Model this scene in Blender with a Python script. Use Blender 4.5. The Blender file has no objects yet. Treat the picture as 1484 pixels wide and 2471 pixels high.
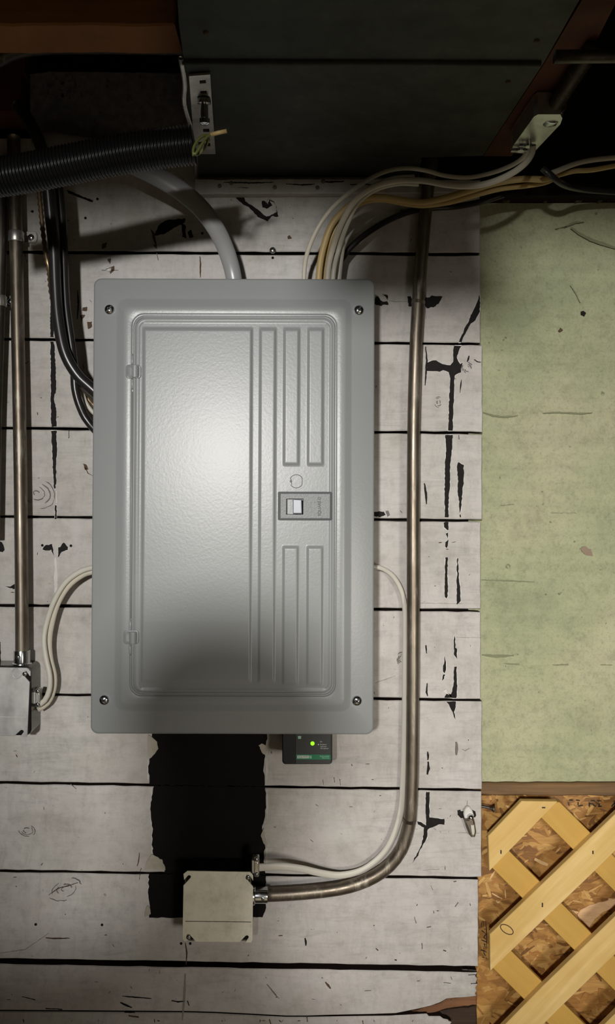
import bpy, math, random
from math import sin, cos, pi, radians
from mathutils import Vector, noise as mnoise
from mathutils.geometry import tessellate_polygon

# ------------------------------------------------------------------ camera, world, lights, exposure
SC = bpy.context.scene
COL = SC.collection
D, F, CX, CY, CZ = 1.11, 1856.0, 742.0, 1235.5, 1.58     # distance to the wall, focal length in px, axis, height
cam_data = bpy.data.cameras.new('camera')
cam = bpy.data.objects.new('camera', cam_data)
COL.objects.link(cam)
cam_data.sensor_fit = 'VERTICAL'
cam_data.sensor_height = 24.0
cam_data.lens = F * 24.0 / 2471.0
cam_data.clip_start = 0.02
cam.location = (0, -D, CZ)
cam.rotation_euler = (pi / 2, 0, 0)
SC.camera = cam

world = bpy.data.worlds.new('world')
SC.world = world
world.use_nodes = True
world.node_tree.nodes['Background'].inputs[0].default_value = (0.9, 0.95, 1.0, 1)
world.node_tree.nodes['Background'].inputs[1].default_value = 0.016

lamp = bpy.data.lights.new('work_lamp', 'SPOT')
lamp.energy = 215.0
lamp.color = (1.0, 0.975, 0.94)
lamp.shadow_soft_size = 0.075
lamp.spot_size = math.radians(42)
lamp.spot_blend = 1.0
lo = bpy.data.objects.new('work_lamp', lamp)
lo.location = (-0.38, -2.6, CZ + 0.277)
lo.rotation_euler = (Vector((0.13, 0, CZ - 0.06)) - Vector(lo.location)).to_track_quat('-Z', 'Y').to_euler()
COL.objects.link(lo)
fill = bpy.data.lights.new('room_lamp', 'SPOT')
fill.energy = 88.0
fill.color = (1.0, 0.93, 0.84)
fill.shadow_soft_size = 0.22
fill.spot_size = math.radians(38)
fill.spot_blend = 1.0
fo = bpy.data.objects.new('room_lamp', fill)
fo.location = (0.95, -2.3, CZ - 0.35)
fo.rotation_euler = (Vector((0.36, 0, CZ - 0.42)) - Vector(fo.location)).to_track_quat('-Z', 'Y').to_euler()
COL.objects.link(fo)

down = bpy.data.lights.new('floor_bounce_spot', 'SPOT')  # unseen spot added to light the floor that the box cover reflects
down.energy = 160.0
down.color = (1.0, 0.86, 0.66)
down.shadow_soft_size = 0.05
down.spot_size = math.radians(75)
down.spot_blend = 0.6
do = bpy.data.objects.new('floor_bounce_spot', down)
do.location = (0.1, -2.35, CZ + 0.72)
COL.objects.link(do)

SC.view_settings.view_transform = 'Standard'
SC.view_settings.look = 'None'
SC.view_settings.exposure = 0.0
SC.view_settings.gamma = 1.0
SC.view_settings.use_curve_mapping = False

# ------------------------------------------------------------------ helpers
R = random.Random(7)
WL = {}


def P(px, py, h=0.0):
    """a point standing h metres off the board wall, seen at px, py of the photograph"""
    d = D - h
    return Vector(((px - CX) * d / F, -h, CZ - (py - CY) * d / F))


def M(px, h=0.0):
    return px * (D - h) / F


def tagit(o, label=None, cat=None, group=None, kind=None):
    if label: o['label'] = label
    if cat: o['category'] = cat
    if group: o['group'] = group
    if kind: o['kind'] = kind
    return o


def obj(name, vs, fs, mat, parent=None, smooth=False, **tg):
    vs = [Vector(v) for v in vs]
    c = Vector((0, 0, 0))
    for v in vs: c += v
    c /= max(1, len(vs))
    me = bpy.data.meshes.new(name)
    me.from_pydata([tuple(v - c) for v in vs], [], fs)
    me.update()
    if smooth:
        me.polygons.foreach_set('use_smooth', [True] * len(me.polygons))
        if smooth is not True:
            try: me.set_sharp_from_angle(angle=radians(smooth))
            except Exception: pass
    me.materials.append(mat)
    o = bpy.data.objects.new(name, me)
    COL.objects.link(o)
    w = Vector((0, 0, 0))
    if parent is not None:
        o.parent = parent
        w = WL[parent.name]
    o.location = c - w
    WL[o.name] = c
    return tagit(o, **tg)


def empty(name, loc, **tg):
    o = bpy.data.objects.new(name, None)
    o.empty_display_size = 0.03
    COL.objects.link(o)
    o.location = loc
    WL[o.name] = Vector(loc)
    return tagit(o, **tg)


class MB:
    """collects pieces into one mesh"""
    def __init__(s): s.v, s.f = [], []
    def add(s, vf):
        n = len(s.v)
        s.v += [Vector(v) for v in vf[0]]
        s.f += [tuple(i + n for i in f) for f in vf[1]]
        return s
    def obj(s, name, mat, parent=None, smooth=False, **tg):
        return obj(name, s.v, s.f, mat, parent, smooth, **tg)


def loft(rings, closed=True, cap0=False, cap1=False):
    n = len(rings[0]); vs = []; fs = []
    for r in rings: vs += [Vector(p) for p in r]
    m = n if closed else n - 1
    for k in range(len(rings) - 1):
        for i in range(m):
            j = (i + 1) % n
            fs.append((k * n + i, k * n + j, (k + 1) * n + j, (k + 1) * n + i))
    for flag, k in ((cap0, 0), (cap1, len(rings) - 1)):
        if flag:
            ring = [vs[k * n + i] for i in range(n)]
            for t in tessellate_polygon([ring]):
                fs.append(tuple(k * n + i for i in t))
    return vs, fs


def prism(poly, h0, h1, bev=0.0):
    """polygon in photograph pixels (taken at its front depth h1), from depth h0 to h1 off the wall"""
    f = [P(x, y, h1) for x, y in poly]
    b = [Vector((p.x, -h0, p.z)) for p in f]
    if bev > 0:
        c = sum((Vector(p) for p in f), Vector()) / len(f)
        f2 = []
        n = len(f)
        for i in range(n):
            a, q, e = f[i - 1], f[i], f[(i + 1) % n]
            d1 = (q - a).normalized(); d2 = (e - q).normalized()
            n1 = Vector((-d1.z, 0, d1.x)); n2 = Vector((-d2.z, 0, d2.x))
            nn = (n1 + n2)
            if nn.length < 1e-6: nn = n1
            nn.normalize()
            area = sum(f[k].x * f[(k + 1) % n].z - f[(k + 1) % n].x * f[k].z for k in range(n))
            if area < 0: nn = -nn
            f2.append(q + nn * bev)
        f1 = [Vector((p.x, p.y + bev, p.z)) for p in f]
        return loft([b, f1, f2], True, True, True)
    return loft([b, f], True, True, True)


def box(x0, x1, y0, y1, z0, z1):
    v = [(x, y, z) for x in (x0, x1) for y in (y0, y1) for z in (z0, z1)]
    return v, [(0, 1, 3, 2), (4, 6, 7, 5), (0, 4, 5, 1), (2, 3, 7, 6), (0, 2, 6, 4), (1, 5, 7, 3)]


def rrect(x0, y0, x1, y1, r, n=6):
    pts = []
    for cx, cy, a0 in ((x1 - r, y0 + r, -90), (x1 - r, y1 - r, 0), (x0 + r, y1 - r, 90), (x0 + r, y0 + r, 180)):
        for i in range(n + 1):
            a = radians(a0 + 90 * i / n)
            pts.append((cx + r * cos(a), cy + r * sin(a)))
    return pts


def catmull(pts, step):
    pts = [Vector(p) for p in pts]
    if len(pts) == 2:
        n = max(1, int((pts[1] - pts[0]).length / step))
        return [pts[0].lerp(pts[1], i / n) for i in range(n + 1)]
    out = []
    ext = [pts[0] * 2 - pts[1]] + pts + [pts[-1] * 2 - pts[-2]]
    for i in range(1, len(ext) - 2):
        p0, p1, p2, p3 = ext[i - 1:i + 3]
        n = max(2, int((p2 - p1).length / step))
        for k in range(n):
            t = k / n
            out.append(0.5 * ((2 * p1) + (p2 - p0) * t + (2 * p0 - 5 * p1 + 4 * p2 - p3) * t * t + (3 * p1 - p0 - 3 * p2 + p3) * t ** 3))
    out.append(pts[-1])
    return out


def sweep(path, ra, rb=None, n=12, caps=True, rmod=None):
    """tube along world points; ra across the wall plane, rb off the wall; either may be a function of 0..1"""
    rb = ra if rb is None else rb
    fa = ra if callable(ra) else (lambda t: ra)
    fb = rb if callable(rb) else (lambda t: rb)
    rings = []; prev = None
    L = len(path)
    for i, p in enumerate(path):
        t = (path[min(i + 1, L - 1)] - path[max(i - 1, 0)]).normalized()
        nn = t.cross(Vector((0, 1, 0)))
        if nn.length < 0.35 and prev is not None:
            nn = prev - t * prev.dot(t)
        elif nn.length < 0.35:
            nn = t.cross(Vector((1, 0, 0)))
        nn.normalize()
        if prev is not None and nn.dot(prev) < 0: nn = -nn
        prev = nn
        b = nn.cross(t).normalized()
        u = i / max(1, L - 1)
        A, B = fa(u), fb(u)
        if rmod: A *= rmod(i); B *= rmod(i)
        rings.append([p + nn * (A * cos(2 * pi * k / n)) + b * (B * sin(2 * pi * k / n)) for k in range(n)])
    return loft(rings, True, caps, caps)


def pxpath(pts, step=0.006):
    return catmull([P(*p) for p in pts], step)


def revolve(c, axis, prof, n=24, up=None):
    """prof: list of (radius, distance along axis)"""
    a = Vector(axis).normalized()
    u = a.cross(Vector((0, 0, 1)))
    if u.length < 0.1: u = a.cross(Vector((1, 0, 0)))
    u.normalize(); w = a.cross(u)
    c = Vector(c)
    rings = [[c + a * z + u * (max(r, 1e-5) * cos(2 * pi * k / n)) + w * (max(r, 1e-5) * sin(2 * pi * k / n)) for k in range(n)] for r, z in prof]
    return loft(rings, True, True, True)


def ragged(poly, seg=6.0, amp=1.2, rnd=R):
    out = []
    n = len(poly)
    for i in range(n):
        a, b = poly[i], poly[(i + 1) % n]
        L = math.hypot(b[0] - a[0], b[1] - a[1])
        k = max(1, int(L / seg))
        for j in range(k):
            t = j / k
            x, y = a[0] + (b[0] - a[0]) * t, a[1] + (b[1] - a[1]) * t
            q = mnoise.noise(Vector((x * 0.09, y * 0.09, 3.7))) * amp * 1.1
            out.append((x + q + rnd.uniform(-amp, amp) * 0.8, y + q + rnd.uniform(-amp, amp) * 0.8))
    return out


def flat(poly, h, thick=0.0006):
    """thin raised patch lying on a surface at depth h"""
    f = [P(x, y, h + thick) for x, y in poly]
    b = [Vector((p.x, -(h - 0.0004), p.z)) for p in f]
    return loft([b, f], True, False, True)


def stroke(pts, w):
    """ribbon outline of a polyline, tapering at both ends"""
    n = len(pts); l = []; r = []
    for i, (x, y) in enumerate(pts):
        a = pts[max(0, i - 1)]; b = pts[min(n - 1, i + 1)]
        dx, dy = b[0] - a[0], b[1] - a[1]
        q = math.hypot(dx, dy) or 1
        ww = (w[i] if isinstance(w, (list, tuple)) else (w if 0 < i < n - 1 else w * 0.45)) / 2
        l.append((x - dy / q * ww, y + dx / q * ww)); r.append((x + dy / q * ww, y - dx / q * ww))
    return l + r[::-1]


# ------------------------------------------------------------------ materials
class NM:
    def __init__(s, name, rough=0.6, metal=0.0, spec=0.5):
        s.m = bpy.data.materials.new(name); s.m.use_nodes = True
        s.t = s.m.node_tree; s.N = s.t.nodes; s.L = s.t.links
        s.b = s.N['Principled BSDF']
        s.b.inputs['Roughness'].default_value = rough
        s.b.inputs['Metallic'].default_value = metal
        s.b.inputs['Specular IOR Level'].default_value = spec
        s.pos = None
    def P(s):
        if s.pos is None: s.pos = s.N.new('ShaderNodeNewGeometry').outputs['Position']
        return s.pos
    def set(s, sock, val):
        if isinstance(val, bpy.types.NodeSocket): s.L.new(val, sock)
        elif isinstance(val, (tuple, list)): sock.default_value = tuple(val) + ((1,) if len(val) == 3 and sock.type == 'RGBA' else ())
        else: sock.default_value = val
    def mapping(s, scale=(1, 1, 1), rot=(0, 0, 0), loc=(0, 0, 0), src=None):
        n = s.N.new('ShaderNodeMapping'); s.L.new(src or s.P(), n.inputs[0])
        n.inputs['Scale'].default_value = scale; n.inputs['Rotation'].default_value = rot; n.inputs['Location'].default_value = loc
        return n.outputs[0]
    def noise(s, scale, detail=3, vec=None, rough=0.55, dist=0.0):
        n = s.N.new('ShaderNodeTexNoise'); s.L.new(vec or s.P(), n.inputs['Vector'])
        n.inputs['Scale'].default_value = scale; n.inputs['Detail'].default_value = detail
        n.inputs['Roughness'].default_value = rough; n.inputs['Distortion'].default_value = dist
        return n.outputs['Fac']
    def voronoi(s, scale, vec=None, out='Color', feature='F1', rnd=1.0):
        n = s.N.new('ShaderNodeTexVoronoi'); s.L.new(vec or s.P(), n.inputs['Vector']); n.feature = feature
        n.inputs['Scale'].default_value = scale; n.inputs['Randomness'].default_value = rnd
        return n.outputs[out]
    def ramp(s, fac, stops):
        n = s.N.new('ShaderNodeValToRGB'); s.L.new(fac, n.inputs[0])
        e = n.color_ramp.elements
        while len(e) < len(stops): e.new(0.5)
        for k, (p, c) in enumerate(stops):
            e[k].position = p; e[k].color = (c if len(c) == 4 else tuple(c) + (1,)) if isinstance(c, (tuple, list)) else (c, c, c, 1)
        return n.outputs[0]
    def mix(s, fac, a, b, mode='MIX'):
        n = s.N.new('ShaderNodeMix'); n.data_type = 'RGBA'; n.blend_type = mode
        s.set(n.inputs[0], fac); s.set(n.inputs[6], a); s.set(n.inputs[7], b)
        return n.outputs[2]
    def math(s, op, a, b=0.5):
        n = s.N.new('ShaderNodeMath'); n.operation = op
        s.set(n.inputs[0], a); s.set(n.inputs[1], b)
        return n.outputs[0]
    def rand(s):
        return s.N.new('ShaderNodeObjectInfo').outputs['Random']
    def color(s, c): s.set(s.b.inputs['Base Color'], c); return s
    def rough(s, r): s.set(s.b.inputs['Roughness'], r); return s
    def bump(s, h, strength=0.3, dist=0.002, chain=None):
        n = s.N.new('ShaderNodeBump'); s.L.new(h, n.inputs['Height'])
        n.inputs['Strength'].default_value = strength; n.inputs['Distance'].default_value = dist
        if chain: s.L.new(chain, n.inputs['Normal'])
        s.L.new(n.outputs[0], s.b.inputs['Normal'])
        return n.outputs[0]


def plain(name, c, rough=0.6, metal=0.0, spec=0.5, var=0.12, scale=60, bump=0.0):
    m = NM(name, rough, metal, spec)
    n = m.noise(scale, 3)
    m.color(m.mix(n, tuple(x * (1 - var) for x in c), tuple(min(1, x * (1 + var)) for x in c)))
    if bump: m.bump(n, bump, 0.001)
    return m.m


def mat_whitewash():
    m = NM('whitewashed_board', 0.62, 0, 0.35)
    off = m.N.new('ShaderNodeVectorMath'); off.operation = 'ADD'
    cmb = m.N.new('ShaderNodeCombineXYZ')
    m.L.new(m.math('MULTIPLY', m.rand(), 17.0), cmb.inputs[0]); m.L.new(m.math('MULTIPLY', m.rand(), 9.0), cmb.inputs[1])
    m.L.new(m.P(), off.inputs[0]); m.L.new(cmb.outputs[0], off.inputs[1])
    q = off.outputs[0]
    blot = m.noise(7, 4, q, 0.6)
    base = m.ramp(blot, [(0.25, (0.435, 0.41, 0.385)), (0.45, (0.50, 0.475, 0.445)), (0.6, (0.545, 0.525, 0.50)), (0.8, (0.49, 0.475, 0.475))])
    tint = m.noise(3.1, 2, m.mapping((1, 1, 2.2), src=q))
    base = m.mix(m.math('MULTIPLY', tint, 0.28), base, m.ramp(m.noise(5, 2, q), [(0.35, (0.42, 0.43, 0.36)), (0.65, (0.52, 0.44, 0.45))]))
    wq = m.mix(0.016, q, m.N.new('ShaderNodeTexNoise').outputs['Color'], 'ADD')
    vs = m.noise(1, 6, m.mapping((95, 1, 16), src=wq), 0.75, 0.6)
    hs = m.noise(1, 6, m.mapping((13, 1, 120), src=wq), 0.75, 0.8)
    mv = m.ramp(m.noise(8, 3, m.mapping(loc=(3, 1, 7), src=q)), [(0.35, 0.3), (0.65, 1.0)])
    mh = m.ramp(m.noise(6, 3, m.mapping(loc=(9, 4, 2), src=q)), [(0.35, 0.35), (0.65, 1.0)])
    base = m.mix(mv, base, m.ramp(vs, [(0.25, 0.80), (0.5, 1.0), (0.8, 1.08)]), 'MULTIPLY')
    base = m.mix(mh, base, m.ramp(hs, [(0.25, 0.76), (0.5, 1.0), (0.8, 1.06)]), 'MULTIPLY')
    mott = m.noise(60, 5, q, 0.75)
    base = m.mix(0.75, base, m.ramp(mott, [(0.3, 0.78), (0.5, 1.0), (0.75, 1.07)]), 'MULTIPLY')
    thin = m.math('MULTIPLY', m.ramp(m.noise(9, 5, m.mapping((1, 1, 2.5), src=q), 0.65), [(0.60, 0.0), (0.78, 1.0)]), m.ramp(m.noise(1, 5, m.mapping((60, 1, 30), src=q), 0.75), [(0.4, 0.0), (0.62, 1.0)]))
    base = m.mix(m.math('MULTIPLY', thin, 0.5), base, (0.20, 0.18, 0.155))
    gr = m.ramp(m.noise(13, 6, m.mapping((1, 1, 1.6), loc=(2, 8, 5), src=q), 0.72), [(0.5, 0.0), (0.8, 1.0)])
    base = m.mix(m.math('MULTIPLY', gr, 0.7), base, (0.30, 0.275, 0.235))
    sp = m.ramp(m.noise(120, 2, q), [(0.73, 0.0), (0.77, 1.0)])
    base = m.mix(m.math('MULTIPLY', sp, 0.5), base, (0.12, 0.105, 0.09))
    m.color(base)
    hh = m.math('ADD', m.math('MULTIPLY', vs, 0.6), m.math('MULTIPLY', hs, 0.7))
    b1 = m.bump(hh, 0.25, 0.001)
    m.bump(m.noise(30, 3, q), 0.25, 0.002, b1)
    return m.m


def mat_panel():
    m = NM('grey_enamel', 0.33, 0.0, 0.40)
    o = m.noise(330, 2, rough=0.5)
    m.color(m.mix(m.noise(6, 2), (0.272, 0.287, 0.284), (0.296, 0.309, 0.306)))
    m.bump(o, 0.16, 0.0006)
    return m.m


def mat_conduit(name, c1, c2, c3, rough=0.42):
    m = NM(name, rough, 0.85, 0.5)
    a = m.noise(1, 5, m.mapping((90, 90, 14)), 0.7)
    b = m.noise(14, 4)
    c = m.mix(m.ramp(b, [(0.35, 0.0), (0.65, 1.0)]), c1, c2)
    c = m.mix(m.ramp(a, [(0.55, 0.0), (0.72, 1.0)]), c, c3)
    m.color(c); m.rough(m.ramp(a, [(0.2, rough - 0.08), (0.8, rough + 0.22)]))
    m.bump(a, 0.15, 0.0008)
    return m.m


def mat_galv(name, c1, c2, rough=0.4, metal=0.9, streak=(40, 40, 9)):
    m = NM(name, rough, metal, 0.5)
    a = m.noise(1, 5, m.mapping(streak), 0.65)
    b = m.noise(55, 4, rough=0.7)
    c = m.mix(a, c1, c2)
    c = m.mix(0.7, c, m.ramp(b, [(0.3, 0.72), (0.55, 1.0), (0.75, 1.08)]), 'MULTIPLY')
    m.color(c); m.rough(m.ramp(a, [(0.3, rough - 0.1), (0.7, rough + 0.12)]))
    m.bump(b, 0.06, 0.0005)
    return m.m


def mat_wood(name, c1, c2, c3, rot=0.0, rough=0.55, stretch=(6, 6, 120), bump=0.25):
    m = NM(name, rough, 0, 0.4)
    v = m.mapping((1, 1, 1), (0, rot, 0))
    v2 = m.mapping(stretch, src=v)
    a = m.noise(1, 5, v2, 0.6, 0.4)
    b = m.noise(9, 3)
    c = m.mix(m.ramp(a, [(0.3, 0.0), (0.7, 1.0)]), c1, c2)
    c = m.mix(m.math('MULTIPLY', m.ramp(b, [(0.45, 0.0), (0.75, 1.0)]), 0.6), c, c3)
    c = m.mix(m.math('MULTIPLY', m.rand(), 0.25), c, c1)
    m.color(c)
    m.bump(a, bump, 0.001)
    return m.m


def mat_green():
    m = NM('green_painted_concrete', 0.75, 0, 0.3)
    a = m.noise(5, 4, rough=0.6)
    c = m.ramp(a, [(0.28, (0.30, 0.33, 0.195)), (0.46, (0.385, 0.40, 0.245)), (0.62, (0.45, 0.44, 0.285)), (0.8, (0.42, 0.39, 0.26))])
    c = m.mix(m.math('MULTIPLY', m.ramp(m.noise(260, 3, rough=0.7), [(0.3, 1.0), (0.5, 0.0)]), 0.35), c, (0.17, 0.19, 0.10))
    st = m.noise(1, 4, m.mapping((4, 4, 60)), 0.6)
    c = m.mix(0.6, c, m.ramp(st, [(0.3, 0.85), (0.6, 1.0), (0.8, 1.07)]), 'MULTIPLY')
    c = m.mix(0.85, c, m.ramp(m.noise(70, 5, rough=0.75), [(0.32, 0.78), (0.5, 1.0), (0.7, 1.06)]), 'MULTIPLY')
    c = m.mix(m.math('MULTIPLY', m.ramp(m.noise(11, 5, rough=0.7), [(0.55, 0.0), (0.75, 1.0)]), 0.35), c, (0.22, 0.215, 0.13))
    sp = m.ramp(m.noise(75, 2), [(0.72, 0.0), (0.76, 1.0)])
    c = m.mix(m.math('MULTIPLY', sp, 0.65), c, (0.09, 0.09, 0.05))
    m.color(c)
    b1 = m.bump(m.noise(330, 3, rough=0.6), 0.5, 0.0014)
    m.bump(m.noise(38, 4), 0.4, 0.003, b1)
    return m.m


def mat_osb():
    m = NM('strand_board', 0.5, 0, 0.45)
    cols = None
    w = m.mix(0.06, m.P(), m.noise(20, 3), 'ADD')
    for k, (rot, sx, sz) in enumerate(((0.3, 22, 90), (1.4, 26, 80), (2.4, 20, 95))):
        v = m.mapping((sx, 1, sz), (0, rot, 0), (k * 3.1, 0, k), src=w)
        vc = m.voronoi(1.0, v)
        g = m.N.new('ShaderNodeSeparateColor'); m.L.new(vc, g.inputs[0])
        tone = m.ramp(g.outputs[0], [(0.0, (0.20, 0.088, 0.022)), (0.35, (0.34, 0.16, 0.038)), (0.7, (0.46, 0.24, 0.062)), (1.0, (0.58, 0.34, 0.105))])
        if cols is None: cols = tone
        else: cols = m.mix(m.ramp(m.noise(26, 2, m.mapping(loc=(k * 5, k, 0))), [(0.46, 0.0), (0.52, 1.0)]), cols, tone)
    gr = m.noise(1, 4, m.mapping((30, 1, 240), (0, 0.5, 0)), 0.7)
    cols = m.mix(0.8, cols, m.ramp(gr, [(0.3, 0.72), (0.6, 1.05)]), 'MULTIPLY')
    m.color(cols)
    m.bump(gr, 0.35, 0.0012)
    return m.m


def mat_attr(name, rough=0.5):
    m = NM(name, rough, 0, 0.45)
    n = m.N.new('ShaderNodeAttribute'); n.attribute_name = 'tone'
    gr = m.noise(1, 4, m.mapping((40, 1, 200), (0, 0.7, 0)), 0.7)
    m.color(m.mix(0.8, n.outputs['Color'], m.ramp(gr, [(0.3, 0.75), (0.6, 1.05)]), 'MULTIPLY'))
    m.bump(gr, 0.3, 0.001)
    return m.m


def mat_duct():
    m = NM('dull_galvanised_duct', 0.6, 0.3, 0.3)
    a = m.noise(1, 5, m.mapping((5, 14, 5)), 0.65)
    b = m.noise(34, 4, rough=0.7)
    c = m.ramp(a, [(0.3, (0.045, 0.050, 0.041)), (0.7, (0.078, 0.083, 0.068))])
    c = m.mix(0.8, c, m.ramp(b, [(0.3, 0.65), (0.6, 1.0), (0.8, 1.25)]), 'MULTIPLY')
    rust = m.ramp(m.noise(9, 5, rough=0.7), [(0.58, 0.0), (0.75, 1.0)])
    c = m.mix(m.math('MULTIPLY', rust, 0.45), c, (0.12, 0.085, 0.055))
    m.color(c); m.bump(b, 0.15, 0.001)
    return m.m


def mat_emit(name, c, s):
    m = NM(name, 0.3)
    m.color(c); m.b.inputs['Emission Color'].default_value = c + (1,); m.b.inputs['Emission Strength'].default_value = s
    return m.m


WHITE = mat_whitewash()
PANEL = mat_panel()
GREEN = mat_green()
OSB = mat_osb()
STRAND = mat_attr('loose_strand')
DUCT = mat_duct()
EMT = mat_conduit('tarnished_conduit', (0.15, 0.122, 0.092), (0.25, 0.215, 0.17), (0.44, 0.40, 0.33), 0.36)
EMTD = mat_conduit('dark_conduit', (0.075, 0.066, 0.056), (0.12, 0.105, 0.09), (0.2, 0.18, 0.15))
GALV = mat_galv('bright_zinc', (0.62, 0.61, 0.57), (0.80, 0.79, 0.74), 0.34)
PLATE = mat_galv('box_cover_zinc', (0.78, 0.745, 0.60), (0.90, 0.865, 0.71), 0.38, 0.0, (60, 60, 8))
PLATEB = mat_galv('scuffed_box_cover', (0.50, 0.50, 0.485), (0.60, 0.60, 0.58), 0.42, 0.5, (30, 30, 12))
BODY = mat_galv('box_body_zinc', (0.10, 0.10, 0.092), (0.19, 0.187, 0.172), 0.22, 1.0)
CHROME = plain('zinc_screw', (0.72, 0.74, 0.75), 0.18, 1.0, 0.5, 0.05)
BLACKP = plain('black_paint', (0.004, 0.0037, 0.0033), 0.75, 0, 0.15, 0.5, 30, 0.2)
SCAR = plain('old_dark_paint', (0.009, 0.0075, 0.0065), 0.7, 0, 0.2, 0.5, 120, 0.3)
SCARB = plain('bare_brown_wood', (0.085, 0.05, 0.028), 0.7, 0, 0.3, 0.4, 90, 0.3)
SCARG = plain('scraped_grey_paint', (0.15, 0.14, 0.13), 0.7, 0, 0.3, 0.3, 90, 0.2)
FAINT = plain('faint_scratch', (0.27, 0.25, 0.225), 0.7, 0, 0.3, 0.2, 90)
LIP = plain('thick_white_paint', (0.60, 0.585, 0.555), 0.5, 0, 0.4, 0.12, 120, 0.2)
TORN = plain('torn_cream_paint', (0.42, 0.39, 0.32), 0.65, 0, 0.35, 0.3, 90, 0.4)
DARKEDGE = plain('dark_board_edge', (0.02, 0.011, 0.008), 0.85, 0, 0.2)
DARK = plain('dark_void', (0.006, 0.005, 0.005), 0.8, 0, 0.2)
BACKING = plain('dark_backing', (0.012, 0.008, 0.006), 0.8, 0, 0.2)
NMW = plain('white_cable_jacket', (0.56, 0.515, 0.42), 0.42, 0, 0.5, 0.1, 30)
NMP = plain('pale_cable_jacket', (0.58, 0.555, 0.48), 0.42, 0, 0.5, 0.08, 30)
NMY = plain('yellowed_cable_jacket', (0.50, 0.36, 0.145), 0.45, 0, 0.5, 0.12, 30)
SEU = plain('grey_cable_jacket', (0.30, 0.305, 0.305), 0.3, 0, 0.5, 0.06, 20)
BLKC = plain('black_cable_jacket', (0.020, 0.019, 0.018), 0.3, 0, 0.5, 0.3, 30)
BRNC = plain('brown_cable_jacket', (0.055, 0.042, 0.03), 0.4, 0, 0.5, 0.3, 30)
COPPER = plain('tarnished_copper', (0.36, 0.26, 0.15), 0.35, 0.8, 0.5, 0.3, 120)
FLEX = plain('black_flex', (0.006, 0.006, 0.006), 0.3, 0, 0.4, 0.2, 30)
BLKPL = plain('black_plastic', (0.008, 0.008, 0.009), 0.4, 0, 0.45, 0.15, 60)
LABELG = plain('grey_label', (0.045, 0.046, 0.044), 0.5, 0, 0.4, 0.08, 200)
GRNL = plain('green_label', (0.018, 0.19, 0.085), 0.5, 0, 0.4, 0.08, 200)
MINT = plain('mint_print', (0.35, 0.62, 0.46), 0.5)
PALEP = plain('pale_print', (0.62, 0.66, 0.60), 0.5)
TXTW = plain('white_print', (0.6, 0.6, 0.58), 0.5)
LED = mat_emit('green_led', (0.35, 0.95, 0.02), 0.9)
BEZEL = plain('breaker_bezel', (0.028, 0.034, 0.034), 0.5, 0, 0.4)
BRKG = plain('breaker_grey', (0.20, 0.21, 0.21), 0.42, 0, 0.5, 0.25, 420, 0.5)
TOG = plain('toggle_blue_grey', (0.36, 0.39, 0.44), 0.3, 0, 0.5, 0.12, 90)
PSEAM = plain('panel_seam', (0.10, 0.105, 0.105), 0.5)
LATF = mat_wood('lattice_pine', (0.60, 0.385, 0.105), (0.82, 0.60, 0.265), (0.56, 0.345, 0.095), radians(45), 0.42, (4, 4, 60))
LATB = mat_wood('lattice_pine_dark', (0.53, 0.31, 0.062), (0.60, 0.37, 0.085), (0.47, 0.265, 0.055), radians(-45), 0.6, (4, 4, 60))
LEDGE = mat_wood('brown_ledge', (0.13, 0.075, 0.032), (0.24, 0.135, 0.052), (0.08, 0.05, 0.03), 0, 0.7, (10, 10, 160))
JOIST = mat_wood('old_red_joist', (0.085, 0.026, 0.012), (0.13, 0.042, 0.018), (0.06, 0.022, 0.012), 0, 0.8, (60, 4, 60))
PLANK = mat_wood('old_brown_header', (0.26, 0.11, 0.036), (0.36, 0.16, 0.055), (0.19, 0.075, 0.026), 0, 0.8, (5, 5, 90))
BROKEN = mat_wood('broken_brown_wood', (0.17, 0.075, 0.032), (0.27, 0.125, 0.055), (0.10, 0.045, 0.022), 0, 0.75, (8, 8, 140), 0.6)
BROKD = mat_wood('broken_dark_wood', (0.035, 0.02, 0.013), (0.07, 0.04, 0.022), (0.02, 0.012, 0.009), 0, 0.8, (8, 8, 140), 0.6)
INK = plain('black_ink', (0.022, 0.014, 0.008), 0.7)
ROOMW = plain('dim_masonry', (0.20, 0.19, 0.17), 0.85, 0, 0.3, 0.2, 4)
ROOMF = plain('pale_concrete_floor', (0.52, 0.49, 0.42), 0.8, 0, 0.3, 0.2, 6)
CEILM = plain('dark_joist_ceiling', (0.05, 0.03, 0.02), 0.9, 0, 0.2, 0.3, 6)
BLACKBOX = None

# ------------------------------------------------------------------ the room
X0, X1, Y1, ZT = -1.5, 1.7, -3.3, 2.5
obj('floor', *box(X0, X1, Y1, 0.12, -0.05, 0.0), ROOMF, kind='structure')
obj('ceiling', *box(X0, X1, Y1, 0.12, ZT, ZT + 0.05), CEILM, kind='structure')
obj('wall_left', *box(X0 - 0.05, X0, Y1, 0.12, 0, ZT), ROOMW, kind='structure')
obj('wall_right', *box(X1, X1 + 0.05, Y1, 0.12, 0, ZT), ROOMW, kind='structure')
obj('wall_front', *box(X0, X1, Y1 - 0.05, Y1, 0, ZT), ROOMW, kind='structure')
BH = 0.022                                                    # board thickness
XR = P(1160, 0).x
wall = obj('wall_back', *box(X0, XR - 0.004, BH, 0.12, 0.0, ZT), BACKING, kind='structure')

# boards: (top left y, top right y, bottom left y, bottom right y, right end x)
SEAMS = [(330, 330, 5), (608, 613, 7), (818, 830, 6), (1033, 1045, 6), (1247, 1256, 6), (1461, 1473, 7), (1675, 1690, 6),
         (1889, 1907, 6), (2102, 2120, 6), (2320, 2340, 14)]
ENDS = [1158, 1159, 1164, 1163, 1160, 1160, 1163, 1162, 1154]
BL = -560
BOARDS = []


def sy(k, x):                                                  # height of a seam at pixel column x
    a, b, _ = SEAMS[k]
    return a + (b - a) * x / 1160.0


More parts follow.
